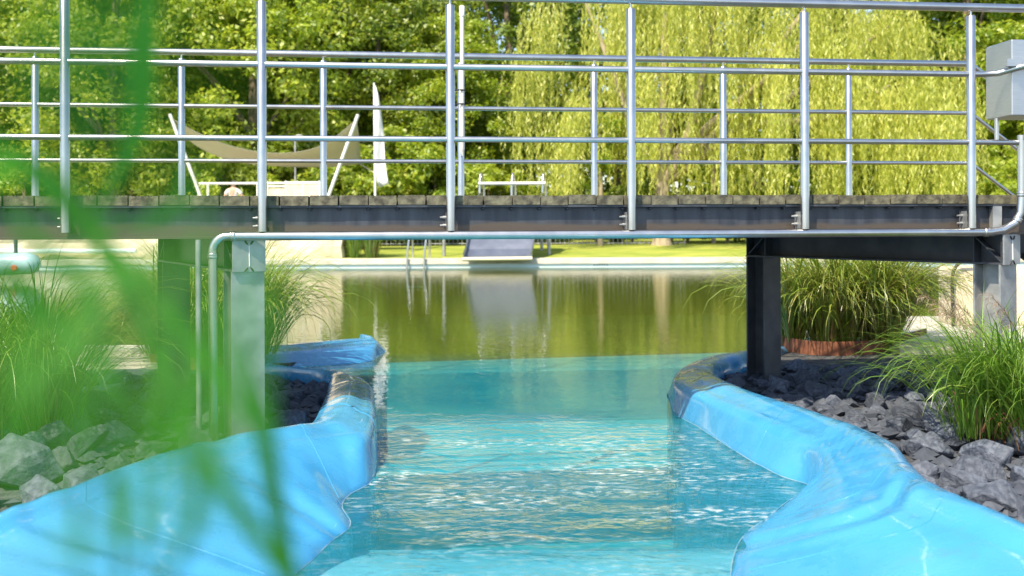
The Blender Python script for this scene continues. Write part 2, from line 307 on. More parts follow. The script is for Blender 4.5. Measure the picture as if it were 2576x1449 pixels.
# ------------------------------------------------------------------ blue vinyl walls
def vinyl_wall(st, label, ribs=(), seams=()):
    root = thing('pool_wall', label, 'pool wall')
    Rs, Os, Ws = [], [], []
    for r, zr, o, zo, wl in st:
        R = P(*r, z=zr); O = P(*o, z=zo)
        W = P(*wl, z=0) if len(wl) == 2 else R+Vector((wl[0], wl[1], -zr))
        Rs.append(R); Os.append(O); Ws.append(W)
    n = 12; Rs, Os, Ws = smoothpath(Rs, n), smoothpath(Os, n), smoothpath(Ws, n); rows = []
    for i, (R, O, W) in enumerate(zip(Rs, Os, Ws)):
        t = i/n; out = (O-R); out.z = 0
        U = O+out.normalized()*.03+Vector((0, 0, -.09)); row = [U+Vector((0, 0, -.25)), U, O.lerp(U, .35)]
        a = O.lerp(R, .12); b = R.lerp(O, .24); c = R.lerp(W, .28)
        row += [a.lerp(b, q/5)+Vector((0, 0, .036*math.sin(math.pi*q/5)*(1 if R.y < 7 else .5))) for q in range(6)]
        for q in range(1, 8):
            s_ = q/8; row.append((1-s_)**2*b+2*s_*(1-s_)*R+s_*s_*c)
        row += [c.lerp(W, q/7) for q in range(8)]
        D = W+(W-R)*Vector((.25, .25, 0)).x*.3; D.z = -.22; E_ = D.copy(); E_.z = -1.2; row += [D, E_]
        rows.append((t, row))
    m_ = len(rows[0][1]); vs = []
    for t, row in rows:
        for j, p in enumerate(row):
            p = p.copy(); q = j/(m_-1)
            nz_ = noise.noise(p*1.6)*.030+noise.noise(p*4.5+Vector((3, 1, 7)))*.011
            cr = 0; nz_ *= .15 if p.y > 7.8 else 1
            for (t0, wd, amp, fr, sl) in ribs:
                cr += amp*math.exp(-((t-t0-sl*(q-.4))/wd)**2)*math.sin((t-sl*(q-.4))*fr)
            fall = min(1, max(0, (j-1)/3))
            p += Vector((0, 0, 1))*(nz_*.5+cr)*fall*(1 if p.z > -.05 else .2)
            if j > 9: p += Vector((1, -.6, 0))*nz_*.5
            vs.append(p)
    L_ = len(rows); mbv = MB(); mbv.add(vs, [(i*m_+j, i*m_+j+1, (i+1)*m_+j+1, (i+1)*m_+j) for i in range(L_-1) for j in range(m_-1)], True)
    mbv.build('vinyl_cover', M['vinyl'], root)
    for q in seams:
        i = int(q*n); MB().tube([Vector(vs[i*m_+j])+Vector((0, 0, .0005)) for j in range(2, m_-3)], .0018, 6).build('weld_seam', M['vinyl'], root)
    wl_ = [Vector(vs[i*m_+m_-3]) for i in range(0, L_)]
    for p in wl_: p.z = .001
    MB().tube(wl_, .0022, 6).build('scum_line', M['scum'], root)
    return root, Os, Rs
z1 = .2
right_st = [
 ((2060, 862), -.05, (2060, 876), -.05, (-.02, .16, 0)), ((1960, 868), .10, (1960, 885), .10, (-.03, .16, 0)), ((1870, 879), z1, (1885, 896), z1, (-.06, .14, 0)),
 ((1785, 893), z1, (1832, 906), z1, (-.10, .09, 0)), ((1722, 917), z1, (1800, 918), z1, (-.11, .02, 0)), ((1693, 950), z1, (1803, 934), z1, (1687, 1015)),
 ((1725, 974), z1, (1832, 955), z1, (1700, 1042)), ((1800, 1005), z1, (1892, 980), z1, (1768, 1082)), ((1900, 1048), z1, (1985, 1010), z1, (1860, 1142)),
 ((2000, 1092), z1, (2080, 1040), z1+.01, (1955, 1195)), ((2060, 1128), z1+.01, (2165, 1066), z1+.02, (2035, 1224)), ((2098, 1172), z1+.02, (2240, 1097), z1+.03, (1985, 1262)),
 ((2140, 1228), z1+.03, (2280, 1142), z1+.04, (1925, 1305)), ((2185, 1276), z1+.04, (2318, 1180), z1+.05, (1873, 1345)), ((2260, 1312), z1+.05, (2378, 1216), z1+.06, (1850, 1405)),
 ((2360, 1345), z1+.05, (2455, 1254), z1+.07, (1835, 1480)), ((2480, 1385), z1+.05, (2540, 1290), z1+.07, (1850, 1620)), ((2640, 1440), z1+.05, (2660, 1345), z1+.07, (1950, 1850)),
 ((2900, 1530), z1+.05, (2860, 1430), z1+.07, (2200, 2200))]
RW, RO, RR = vinyl_wall(right_st, 'shiny light blue vinyl covered channel wall winding along the right bank past the tall grass',
    ribs=[(10.6, 1.0, .003, 26, .4), (13.4, .5, .012, 6, .2)], seams=(6.5, 8.4, 12.4, 14.6))
zl = .2
left_st = [
 ((-420, 1500), zl+.05, (-420, 1420), zl+.06, (500, 1900)), ((-200, 1425), zl+.05, (-200, 1352), zl+.06, (590, 1700)), ((0, 1352), zl+.05, (0, 1288), zl+.06, (640, 1580)),
 ((150, 1296), zl+.05, (150, 1230), zl+.06, (695, 1490)), ((350, 1226), zl+.05, (350, 1153), zl+.05, (760, 1428)), ((530, 1172), zl+.04, (500, 1108), zl+.04, (830, 1365)),
 ((690, 1124), zl+.03, (640, 1088), zl+.03, (882, 1320)), ((770, 1108), zl+.02, (730, 1074), zl+.02, (862, 1275)), ((845, 1102), zl, (770, 1062), zl, (880, 1246)),
 ((915, 1090), zl, (790, 1048), zl, (930, 1215)), ((940, 1050), zl, (803, 1028), zl, (945, 1180)), ((944, 1000), zl, (820, 992), zl, (949, 1130)),
 ((936, 962), zl, (832, 958), zl, (947, 1070)), ((890, 947), zl-.03, (824, 936), zl-.02, (925, 990)), ((800, 938), zl-.06, (750, 928), zl-.05, (850, 955)),
 ((700, 921), zl-.07, (660, 919), zl-.07, (745, 932)), ((610, 905), zl-.08, (590, 908), zl-.07, (640, 915))]
LW, LO, LR = vinyl_wall(left_st, 'shiny light blue vinyl covered channel wall with rounded noses along the left bank',
    ribs=[(2.5, 1.2, .004, 9, .3), (5.2, .5, .008, 8, .2)], seams=(3.4, 7.2, 10.2))
far_st = [((570, 893), .12, (570, 872), .12, (580, 930)), ((690, 884), .12, (690, 867), .12, (705, 929)), ((780, 877), .12, (775, 860), .12, (790, 923)), ((860, 871), .12, (850, 853), .12, (870, 917)), ((918, 868), .12, (898, 849), .12, (928, 910)),
 ((946, 863), .12, (918, 847), .12, (953, 897)), ((943, 853), .12, (922, 846), .12, (.10, .06, 0)), ((912, 846), .10, (905, 843), .10, (.02, .14, 0))]
FW, FO, FR = vinyl_wall(far_st, 'short rounded blue vinyl wall end standing out into the pond on the left', seams=(2.4,))
# a small dark drain slot in the left wall
mb = MB(); c = P(870, 1027, z=.216)
mb.tube([c+Vector((-.05, 0, 0)), c+Vector((-.045, 0, .004)), c+Vector((.045, 0, .004)), c+Vector((.05, 0, 0))], [.003, .009, .009, .003], 10)
mb.build('drain_slot', M['black'], LW)

# ------------------------------------------------------------------ banks
def bank(name, poly, z, matr):
    me = bpy.data.meshes.new(name); bm = bmesh.new()
    f = bm.faces.new([bm.verts.new((x, y, z)) for x, y in poly]); bmesh.ops.triangulate(bm, faces=[f])
    r = bmesh.ops.extrude_face_region(bm, geom=bm.faces[:])
    for v in [g for g in r['geom'] if isinstance(g, bmesh.types.BMVert)]: v.co.z = -1.4
    bmesh.ops.recalc_face_normals(bm, faces=bm.faces); bm.to_mesh(me); bm.free()
    return tag(link(name, me, matr), kind='structure')
rpoly = [(p.x, p.y) for p in RO[::3]]
bank('ground_bank', rpoly+[(RO[-1].x+.5, -2.5), (24, -2.5), (24, 12.4), (5.2, 12.2), (4.2, 11.2), (3.0, 9.7)], .06, M['gravel'])
lpoly = [(p.x, p.y) for p in LO[12*2::3]]+[(p.x, p.y) for p in FO[0:12*4:3]]
bank('ground_bank', lpoly+[(-2.0, 9.25), (-4, 9.35), (-24, 9.5), (-24, -2.5), (-1.9, -2.5)], .04, M['gravel'])
mb = MB(); mb.abox(-24, -2.35, 9.36, 9.75, -.5, .16); tag(mb.build('path', M['coping']), kind='structure')
mb = MB(); mb.abox(-24, -2.95, 7.5, 9.355, .0, .10); tag(mb.build('path', M['paving']), kind='structure')
mb = MB(); mb.abox(3.6, 24, 9.6, 12.7, -.5, .13); tag(mb.build('path', M['paving']), kind='structure')
mb = MB(); mb.prism([(-60, 12.71, .15), (60, 12.71, .15), (60, 12.72, .15), (-60, 12.72, .15)], (0, 0, .01))

# ------------------------------------------------------------------ footbridge
TH = math.radians(6.8); e = Vector((math.cos(TH), math.sin(TH), 0)); n_ = Vector((-math.sin(TH), math.cos(TH), 0)); Z = Vector((0, 0, 1))
N0 = Vector((-.355, 6, 0)); SP = 1.0715; TF = 2.167; SF = -.86
def B(s, t, z): return N0+e*s+n_*t+Z*z
DECK = 1.4615; S0, S1 = -8.2, 5.2
br = thing('footbridge', 'steel footbridge with wooden deck and tube railings crossing the channel', 'footbridge')
mb = MB(); s = S0; k = 0
while s < S1:                                                       # grooved boards across the bridge
    wd = .160+random.uniform(-.003, .003); dz = random.uniform(-.003, .003); prof = [(0, -.056), (wd, -.056), (wd, -.006)]
    nr = 9
    for q in range(nr):
        x1 = wd-(q+.15)*wd/nr; x0 = wd-(q+.85)*wd/nr
        prof += [(x1, 0), (x0, 0)]
        if q < nr-1: prof += [(x0-.001, -.005), (x0-wd/nr*.3+.001, -.005)]
    prof += [(0, -.006)]
    t0 = .05+random.uniform(-.006, .006)
    mb.prism([B(s+x, t0, DECK+z+dz) for x, z in prof], n_*(TF-.1)); s += .168
mb.build('deck', M['deck'], br)
s = S0+.164; bolt = None
while s < S1:                                                        # fixing bolts below the joints
    if s > -3.6:
        if bolt is None:
            bolt = MB().tube([B(s, .075, 1.3915), B(s, .075, 1.387), B(s, .075, 1.386), B(s, .075, 1.380), B(s, .075, 1.379), B(s, .075, 1.372)], [.006, .006, .013, .013, .006, .005], 8).build('bolt', M['dark_steel'], br); sb0 = s
        else:
            bc = bolt.copy(); COL.objects.link(bc); bc.location = e*(s-sb0)
    s += .168
GT, GB = 1.4035, 1.215
for t_out, q in ((.055, 1), (TF-.055, -1)):
    mb = MB(); mid = (S0+S1)/2; hl = (S1-S0)/2
    mb.box(B(mid, t_out+q*.027, GT-.006), e*hl, n_*.027, Z*.006); mb.box(B(mid, t_out+q*.027, GB+.006), e*hl, n_*.027, Z*.006)
    mb.box(B(mid, t_out+q*.048, (GT+GB)/2), e*hl, n_*.005, Z*((GT-GB)/2-.0121))
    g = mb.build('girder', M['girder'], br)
    for ss in (3.42,) if q == 1 else ():
        mb = MB(); mb.box(B(ss, t_out+.021, (GT+GB)/2), e*.03, n_*.020, Z*((GT-GB)/2-.013)); mb.build('stiffener', M['galv'], g)
def post(s, t, inward):
    mb = MB(); a, b = (1.254, 2.565) if inward > 0 else (1.254, 2.565)
    mb.tube([B(s, t, a), B(s, t, b-.004), B(s, t, b)], [.0265, .0265, .0235], 20)
    p = mb.build('railing_post', M['steel'], br)
    m2 = MB(); m2.tube([B(s, t, b), B(s, t, 2.60)], .007, 10); m2.build('handrail_pin', M['steel'], p)
    m3 = MB(); m3.box(B(s-.02, t+inward*.06, 1.308), e*.005, n_*.04, Z*.052)
    for zz in (1.285, 1.332):
        m3.tube([B(s-.044, t+inward*.06, zz), B(s-.0252, t+inward*.06, zz)], .010, 6); m3.tube([B(s-.06, t+inward*.06, zz), B(s-.044, t+inward*.06, zz)], .006, 8)
    m3.build('bracket', M['galv'], p)
for k in range(-5, 4): post(k*SP, 0, 1)
for k in range(-5, 6): post(SF+k*SP, TF, -1)
def rail(name, pts, r):
    return MB().tube(pts, r, 16).build(name, M['steel'], br)
rail('handrail', [B(S0, 0, 2.6175), B(5, 0, 2.6175)], .026)
rail('handrail', [B(S0, TF, 2.6175), B(SF+5*SP, TF, 2.6175), B(SF+5*SP+1.6, TF, 2.6175-1.15)], .026)
for z, r in ((2.205, .0185), (1.785, .0165)):
    rail('railing_bar', [B(SF+5*SP-12, TF, z), B(SF+5*SP, TF, z), B(SF+5*SP+1.6, TF, z-1.15)], r*.93)
rail('railing_bar', [B(S0, 0, 2.205), B(3.28, 0, 2.205), B(3.38, -.02, 2.21), B(3.55, -.22, 2.26)], .0185)
rail('railing_bar', [B(S0, 0, 1.785), B(3.545, 0, 1.785)], .0165)
# supports: skewed H columns with a cross beam
def support(pn, pf, base_n, base_f, mcol):
    ax = (pf-pn); ax.z = 0; axn = ax.normalized(); sd_ = Vector((axn.y, -axn.x, 0)); top = 1.2145; h = .188
    bmz = MB(); c0 = pn-axn*.10+Z*0; c1 = pf+axn*.10
    zt, zb = top, top-h; c = (c0+c1)/2; half = (c1-c0)/2; half.z = 0
    c.z = 0
    bmz.box(c+Z*(zt-.006), half, sd_*.09, Z*.006); bmz.box(c+Z*(zb+.006), half, sd_*.09, Z*.006); bmz.box(c+Z*(zt+zb)/2, half*.9995, sd_*.0045, Z*(h/2-.0121))
    beam = bmz.build('cross_beam', M['dark_steel'], br)
    for pc, q in ((pn, 1), (pf, -1)):                                # end stiffeners with a diagonal rib
        ms = MB(); pc = Vector((pc.x, pc.y, 0))
        for dd in (-.0905, .0905):
            ms.box(pc+axn*dd+sd_*-.047+Z*(zt+zb)/2, axn*.004, sd_*.042, Z*(h/2-.0125)); ms.box(pc+axn*dd+sd_*.047+Z*(zt+zb)/2, axn*.004, sd_*.042, Z*(h/2-.0125))
        for sg in (-1, 1):
            a = pc+axn*-.082*q+Z*(zb+.02); b = pc+axn*.082*q+Z*(zt-.02); dr = (b-a)/2
            ms.box((a+b)/2+sd_*.05*sg, dr, sd_*.030, dr.cross(sd_).normalized()*.004)
        ms.build('stiffener', M['dark_steel'], beam)
    for pc, zb_, mm in ((pn, base_n, mcol), (pf, base_f, M['dark_steel'])):  # far columns are darker: bridge shade put into their steel colour
        pc = Vector((pc.x, pc.y, 0)); mc = MB()
        mc.hsec(pc+Z*zb_, pc+Z*(zb-.0005), sd_, .19, .18, .013, .009)
        co = mc.build('column', mm, br)
        if mm is M['galv']:                                            # flange facing the viewer runs up beside the beam
            mp = MB(); mp.box(pc-axn*.1085+Z*(zt+zb)/2, sd_*.095, axn*.0055, Z*(h/2+.0)); pl = mp.build('end_plate', mm, co)
            for zz in (zt-.022, zb+.012):
                for sg in (-1, 1):
                    cc = pc-axn*.1155+sd_*.017*sg+Z*zz; dv = (sd_*.010*sg+Z*(.012 if zz > 1.1 else -.012))
                    MB().tube([cc-dv, cc-dv*.4, cc+dv*.4, cc+dv], [.002, .0055, .0055, .002], 8).build('drain_hole', M['black'], pl)
            mw = MB(); mw.tube([pc-axn*.115+Z*(zt-.04), pc-axn*.115+sd_*.003+Z*(zb+.03)], .004, 6); mw.build('weld_seam', M['white'], pl)
        mbp = MB(); mbp.box(pc+Z*(zb_+.007), axn*.13, sd_*.13, Z*.007); mbp.build('base_plate', mm, co)
def at(u, t):
    k_ = (u-HU)/F; Y = 6.
    for _ in range(20):
        X = k_*Y; Y = 6+(t+math.sin(TH)*(X+.355))/math.cos(TH)
    return Vector((k_*Y, Y, 0))
support(at(2502, .13), at(1920, 1.75), .02, .02, M['galv'])
support(at(612, .13), at(436, 1.75), .02, .02, M['galv'])
# stairs going down at the right end
for tt in (TF-.06,):
    a = B(SF+5*SP+.15, tt, 1.30); b = B(SF+5*SP+2.0, tt, .02); dr = (b-a)/2
    MB().box((a+b)/2, dr, n_*.012, dr.cross(n_).normalized()*.11).build('stair_stringer', M['dark_steel'], br)
a = B(SF+5*SP+.15, TF-1.2, 1.30); b = B(SF+5*SP+2.0, TF-1.2, .02); dr = (b-a)/2
MB().box((a+b)/2, dr, n_*.012, dr.cross(n_).normalized()*.11).build('stair_stringer', M['dark_steel'], br)
for k in range(6):
    q = (k+.5)/6.3; p = (B(SF+5*SP+.15, TF-.63, 1.32)).lerp(B(SF+5*SP+2.0, TF-.63, .04), q)
    MB().box(p, e*.14, n_*.55, Z*.018).build('stair_tread', M['deck'], br)

# conduit pipe along the girder
cp = thing('conduit_pipe', 'stainless steel pipe running below the front girder with an elbow at each end', 'pipe', (0, 0, 0))
zc = 1.229; PT = -.002
def arc(c, a, b, r, n=8): return [c+r*(1-math.cos(math.pi/2*i/n))*a+r*math.sin(math.pi/2*i/n)*b for i in range(n+1)]
left = [B(-1.345, PT, .03), B(-1.345, PT, zc-.085)]+arc(B(-1.345, PT, zc-.08), e, Z, .08)
right = [B(3.33, PT, zc), B(3.42, PT, zc+.012), B(3.50, PT, zc+.055), B(3.535, PT, zc+.12), B(3.545, PT, zc+.22), B(3.545, PT, 1.92)]
right[-1:] = [B(3.545, PT, 1.83)]
MB().tube(left+[B(-1.2, PT, zc)]+[B(3.30, PT, zc)]+right, .0255, 16).build('tube', M['steel'], cp)
for p, dx in ((B(-1.345, PT, zc-.11), Z), (B(-1.235, PT, zc), e), (B(3.31, PT, zc), e), (B(3.515, PT, zc+.075), (e*.5+Z)), (B(3.545, PT, zc+.235), Z)):
    dx = dx.normalized(); MB().tube([p-dx*.016, p-dx*.012, p-dx*.004, p+dx*.004, p+dx*.012, p+dx*.016], [.027, .031, .029, .029, .031, .027], 16).build('collar', M['steel'], cp)
dp = MB(); dp.tube([B(-1.43, .03, .03), B(-1.43, .03, 1.21)], .017, 12); tag(dp.build('drain_pipe', M['galv']), 'thin grey vertical pipe beside the left front column under the bridge', 'pipe')

# control cabinet on the railing
bx = thing('control_cabinet', 'stainless steel box mounted at the right end of the front railing', 'cabinet')
pc = [P(2482, 220, Y=6.62), P(2545, 220, Y=6.34)]
a = pc[1]; a.z = 0; l = pc[0]; l.z = 0; wv = Vector((1, .12, 0)).normalized()*.42; dv = l-a
zt, zb = 2.412, 1.945
mb = MB(); f = [a, a+wv, a+wv+dv, a+dv]
mb.prism([p+Z*zb for p in f], Z*(zt-zb)); bd = mb.build('body', M['steel_box'], bx)
bv = bd.modifiers.new('b', 'BEVEL'); bv.width = .006; bv.segments = 2
mb = MB(); c = a+wv/2+dv*1.03; mb.box(c+Z*(zt+zb)/2, wv/2*.98, dv*.02, Z*(zt-zb)/2*.97); mb.build('door', M['steel_box'], bx)
mb = MB(); n2 = Vector((wv.y, -wv.x, 0)).normalized(); mb.box(a+wv/2+n2*.03+Z*2.262+wv.normalized()*-.06, wv/2*1.0, n2*.022, Z*.022); mb.build('rail_tube', M['steel_box'], bx)
for q in (-.05, .25):
    mb = MB(); p = a+wv*q+n2*-.03+wv*.02; 
    if q < 0: p = P(2507, 330, Y=6.5); p.z = 0
    mb.tube([p+Z*1.80, p+Z*1.944], .014, 12); mb.build('leg', M['steel'], bx)

# white pole strapped to the far railing
pl = thing('white_pole', 'slim white pole with a pointed tip strapped upright to the far railing', 'pole')
q = B(SF+SP+.02, TF-.05, 0)
q = P(1163, 300, Y=q.y); ztop = P(1160, 15, Y=q.y).z; zlow = P(1165, 392, Y=q.y).z; q.z = 0
MB().tube([q+Z*zlow, q+Z*(zlow+.05), q+Z*(zlow+.051), q+Z*(ztop-.08)], [.006, .018, .0185, .0165], 14).build('shaft', M['white'], pl)
MB().tube([q+Z*(ztop-.08), q+Z*(ztop-.002), q+Z*ztop], [.021, .021, .016], 14).build('cap', M['white'], pl)
for vv in (227, 262):
    zz = P(1163, vv, Y=q.y).z; MB().tube([q+Vector((-.06, .02, zz)), q+Vector((-.03, -.025, zz)), q+Vector((.0, -.024, zz)), q+Vector((.02, 0, zz)), q+Vector((.01, .03, zz))], .006, 6).build('strap', M['black'], pl)

# ------------------------------------------------------------------ rocks
def rock_mesh(i):
    bm = bmesh.new(); rr = random.Random(100+i)
    for k in range(17):
        v = Vector((rr.gauss(0, 1), rr.gauss(0, 1), rr.gauss(0, 1))).normalized()
        bm.verts.new((v.x*rr.uniform(.8, 1.1), v.y*rr.uniform(.62, .85), v.z*rr.uniform(.5, .75)))
    bmesh.ops.convex_hull(bm, input=bm.verts[:]); bmesh.ops.delete(bm, geom=[v for v in bm.verts if not v.link_faces], context='VERTS')
    bmesh.ops.dissolve_limit(bm, angle_limit=math.radians(20), verts=bm.verts[:], edges=bm.edges[:])
    bmesh.ops.bevel(bm, geom=bm.edges[:], offset=.035, segments=1, affect='EDGES')
    bmesh.ops.triangulate(bm, faces=bm.faces[:]); bmesh.ops.subdivide_edges(bm, edges=bm.edges[:], cuts=2, use_grid_fill=True)
    for v in bm.verts:
        v.co += v.co.normalized()*(noise.noise(v.co*2.3+Vector((i*5, 0, 0)))*.07+noise.noise(v.co*6+Vector((0, i*3, 0)))*.025)
    bmesh.ops.recalc_face_normals(bm, faces=bm.faces)
    me = bpy.data.meshes.new('rock'); bm.to_mesh(me); bm.free(); me.materials.append(M['rock']); return me
rocks = [rock_mesh(i) for i in range(12)]
def inside(poly, x, y):
    c = False; j = len(poly)-1
    for i in range(len(poly)):
        xi, yi = poly[i]; xj, yj = poly[j]
        if (yi > y) != (yj > y) and x < (xj-xi)*(y-yi)/(yj-yi)+xi: c = not c
        j = i
    return c
def scatter(poly, edge, y0, y1, xlo, xhi, count, smin, smax, zbase, rise, label_fn, group, seed, keep):
    rr = random.Random(seed); pts = []; tries = 0
    while len(pts) < count and tries < 40000:
        tries += 1; x, y = rr.uniform(xlo, xhi), rr.uniform(y0, y1)
        if not inside(poly, x, y) or not keep(x, y): continue
        d = min(math.hypot(x-a, y-b) for a, b in edge)
        r = rr.uniform(smin, smax)*(.8 if y > 6.5 else 1.3 if y < 5.2 else 1)
        if d < r*.75: continue
        if any((x-a)**2+(y-b)**2 < (.80*(r+c))**2 for a, b, c in pts): continue
        pts.append((x, y, r))
        o = bpy.data.objects.new('rock', rocks[rr.randrange(12)]); COL.objects.link(o)
        o.location = (x, y, zbase+rise*min(1, d/.8)+r*.34+rr.uniform(-.02, .035)); o.rotation_euler = (rr.uniform(-.4, .4), rr.uniform(-.4, .4), rr.uniform(0, 6.3)); o.scale = (r*1.12, r*1.12, r*1.12)
        tag(o, label_fn(x, y, d, r), 'rock', group)
    print('rocks', len(pts)); return pts
def rlab(x, y, d, r):
    if y > 7.9: return 'grey rock lying in front of the rusty edging of the tall right grass clump'
    if y > 6.0: return 'dark angular slate rock in the shade under the bridge on the right bank'
    return 'angular slate grey rock on the sunny right bank beside the blue wall'
def llab(x, y, d, r):
    if y > 7: return 'slate rock behind the left columns by the drooping grass'
    if y > 5.3: return 'slate grey rock around the feet of the left bridge columns'
    return 'large slate grey rock beside the near left blue wall'
redge = [(p.x, p.y) for p in RO]; ledge = [(p.x, p.y) for p in LO]
RB = rpoly+[(5, 3), (5, 9.2), (3.4, 9.0)]
LB = lpoly+[(-2.0, 9.2), (-3.2, 9.2), (-4.2, 5), (-3.2, 2.6)]
scatter(RB, redge, 2.6, 9.2, 1, 4.2, 205, .075, .165, .0, .06, rlab, 'rocks on the right bank', 3, lambda x, y: not (y > 8.55 and x > 2.3))
scatter(LB, ledge, 2.8, 9.1, -3.6, -.7, 112, .085, .18, .0, .05, llab, 'rocks on the left bank', 5, lambda x, y: not (y > 8.3 and x < -2.0))

def stones(poly, y0, y1, xlo, xhi, n, z, seed, keep):
    rr = random.Random(seed); mb = MB(); k = 0
    base = [Vector(q).normalized() for q in ((1, 0, .2), (.3, .9, 0), (-.8, .5, .2), (-.7, -.7, 0), (.4, -.9, .2), (.1, .1, 1), (0, 0, -1))]
    fs = [(0, 1, 5), (1, 2, 5), (2, 3, 5), (3, 4, 5), (4, 0, 5), (1, 0, 6), (2, 1, 6), (3, 2, 6), (4, 3, 6), (0, 4, 6)]
    while k < n:
        x, y = rr.uniform(xlo, xhi), rr.uniform(y0, y1)
        if not inside(poly, x, y) or not keep(x, y): continue
        r = rr.uniform(.03, .075); a = rr.uniform(0, 6.3); R = Matrix.Rotation(a, 3, 'Z') @ Matrix.Rotation(rr.uniform(-.5, .5), 3, 'X'); c = Vector((x, y, z+r*.3))
        mb.add([c+R @ Vector((v.x*r*rr.uniform(.8, 1.3), v.y*r*rr.uniform(.7, 1.1), v.z*r*.65)) for v in base], fs); k += 1
    tag(mb.build('gravel', M['rock']), kind='stuff')
stones(RB, 2.6, 9.2, 1, 4.6, 1500, .06, 31, lambda x, y: not (y > 8.7 and x > 2.3))
stones(LB, 2.8, 9.1, -3.8, -.6, 900, .04, 32, lambda x, y: True)

# ------------------------------------------------------------------ grasses
def ribbon(base, dirv, length, width, droop, nseg=7, rr=random, twist=.3, tipw=.08):
    """arching blade as quads (nseg,4,3)"""
    p = np.array(base, float); d = np.array(dirv, float); d /= np.linalg.norm(d); out = []; st = length/nseg
    hz = np.array([d[0], d[1], 0.]); hn = np.linalg.norm(hz); hz = hz/hn if hn > 1e-4 else np.array([1., 0, 0])
    side = np.array([-hz[1], hz[0], 0.]); ang = rr.uniform(-1, 1)*twist*3; pitch = math.asin(max(-1, min(1, d[2])))
    pts = [p]; 
    for i in range(nseg):
        pitch -= droop*((i+1)/nseg)**1.3*4.2/nseg
        p = p+st*(math.cos(pitch)*hz+math.sin(pitch)*np.array([0, 0, 1.])); pts.append(p)
    sdv = side*math.cos(ang)+np.array([0, 0, 1.])*math.sin(ang)*.5+hz*math.sin(ang)*.6
    for i in range(nseg):
        w0 = width*(.55+.45*min(1, i/2))*(1 if i < nseg*.5 else 1-(i-nseg*.5)/(nseg*.5)*(1-tipw)); i1 = i+1
        w1 = width*(.55+.45*min(1, i1/2))*(1 if i1 < nseg*.5 else 1-(i1-nseg*.5)/(nseg*.5)*(1-tipw))
        out.append([pts[i]-sdv*w0/2, pts[i]+sdv*w0/2, pts[i1]+sdv*w1/2, pts[i1]-sdv*w1/2])
    return out
def strips(name, blades, mt, parent):
    """each blade one connected strip (so every blade keeps one colour)"""
    mbx = MB()
    for b in blades:
        vs = [b[0][0], b[0][1]]
        for q_ in b: vs += [q_[3], q_[2]]
        mbx.add([tuple(p) for p in vs], [(2*i, 2*i+1, 2*i+3, 2*i+2) for i in range(len(b))], True)
    me = bpy.data.meshes.new(name); me.from_pydata(mbx.v, [], mbx.f); me.polygons.foreach_set('use_smooth', mbx.sm)
    return link(name, me, mt, parent)
def clump(label, spots, nb, hgt, seed, dry, stalks, width=.012, spread=.55, droop=1.0, plumes=0, wind=(0, 0), name='ornamental_grass'):
    rr = random.Random(seed); c = sum((Vector(s_) for s_ in spots), Vector())/len(spots)
    root = thing(name, label, 'ornamental grass', c); bl, st, pm = [], [], []
    for i in range(nb):
        s_ = Vector(rr.choice(spots))-c; az = rr.uniform(0, 6.283); r = rr.uniform(0, .16)
        b = s_+Vector((math.cos(az)*r, math.sin(az)*r, rr.uniform(0, .05)))
        lean = rr.uniform(.05, spread)*(.5+r*4); ln = hgt*rr.uniform(.75, 1.35); az2 = az+rr.uniform(-.8, .8)
        bl.append(ribbon(b, (math.cos(az2)*lean+wind[0], math.sin(az2)*lean+wind[1], 1), ln, width*rr.uniform(.6, 1.25), droop*rr.uniform(.5, 1.35), 9, rr))
    for i in range(stalks):
        s_ = Vector(rr.choice(spots))-c; az = rr.uniform(0, 6.283); r = rr.uniform(.02, .2)
        b = s_+Vector((math.cos(az)*r, math.sin(az)*r, 0))
        st.append(ribbon(b, (math.cos(az)*.22, math.sin(az)*.22, 1), hgt*rr.uniform(.25, .55), .008, .3, 4, rr, tipw=.5))
    strips('blades', bl, M['blade_dry'] if dry else M['blade'], root)
    if st: strips('dry_stalks', st, M['stalk'], root)
    for i in range(plumes):
        s_ = Vector(rr.choice(spots))-c; az = rr.uniform(2.2, 4.2); lean = rr.uniform(.1, .35)
        stem = ribbon(s_, (math.cos(az)*lean, math.sin(az)*lean, 1), hgt*1.25, .006, .35, 8, rr, tipw=.6); pts_ = [(b[2]+b[3])/2 for b in stem[4:]]
        fr = []
        for j in range(110):
            k_ = rr.uniform(.8, len(pts_)-1.01); i0 = int(k_); p0 = pts_[i0]+(pts_[i0+1]-pts_[i0])*(k_-i0)
            fr.append(ribbon(p0, (rr.uniform(-1, .3)-.3, rr.uniform(-.5, .5), rr.uniform(.4, 1.4)), rr.uniform(.06, .13), .0035, .8, 3, rr))
        sm = strips('plume_stem', [stem], M['stalk'], root); strips('plume', fr, M['plume'], sm)
    return root
def line_spots(a, b, n, jit, seed):
    rr = random.Random(seed); a, b = Vector(a), Vector(b)
    return [a.lerp(b, (i+.5)/n)+Vector((rr.uniform(-jit, jit), rr.uniform(-jit, jit), 0)) for i in range(n)]
gb = (P(2010, 874, z=.12), P(2290, 868, z=.12))
clump('dense tall grass clump with arching blades behind the right dark column, in rusty edging', line_spots(gb[0]+Vector((.05, .2, 0)), gb[1]+Vector((0, .2, 0)), 9, .12, 1), 2300, 1.12, 11, True, 520, .016, .62, 1.0)
clump('feathery bright green grass clump at the right edge in front of the bridge', line_spots(P(2440, 1085, z=.12), P(2640, 1130, z=.12), 7, .12, 2), 1150, .72, 12, False, 60, .009, .6, .85, plumes=4, wind=(-.06, 0))
clump('grass clump with arching drying blades behind the two left columns', line_spots(P(400, 905, z=.1)+Vector((0, .15, 0)), P(640, 905, z=.1)+Vector((0, .15, 0)), 9, .14, 3), 1700, 1.12, 13, True, 260, .016, .62, 1.0)
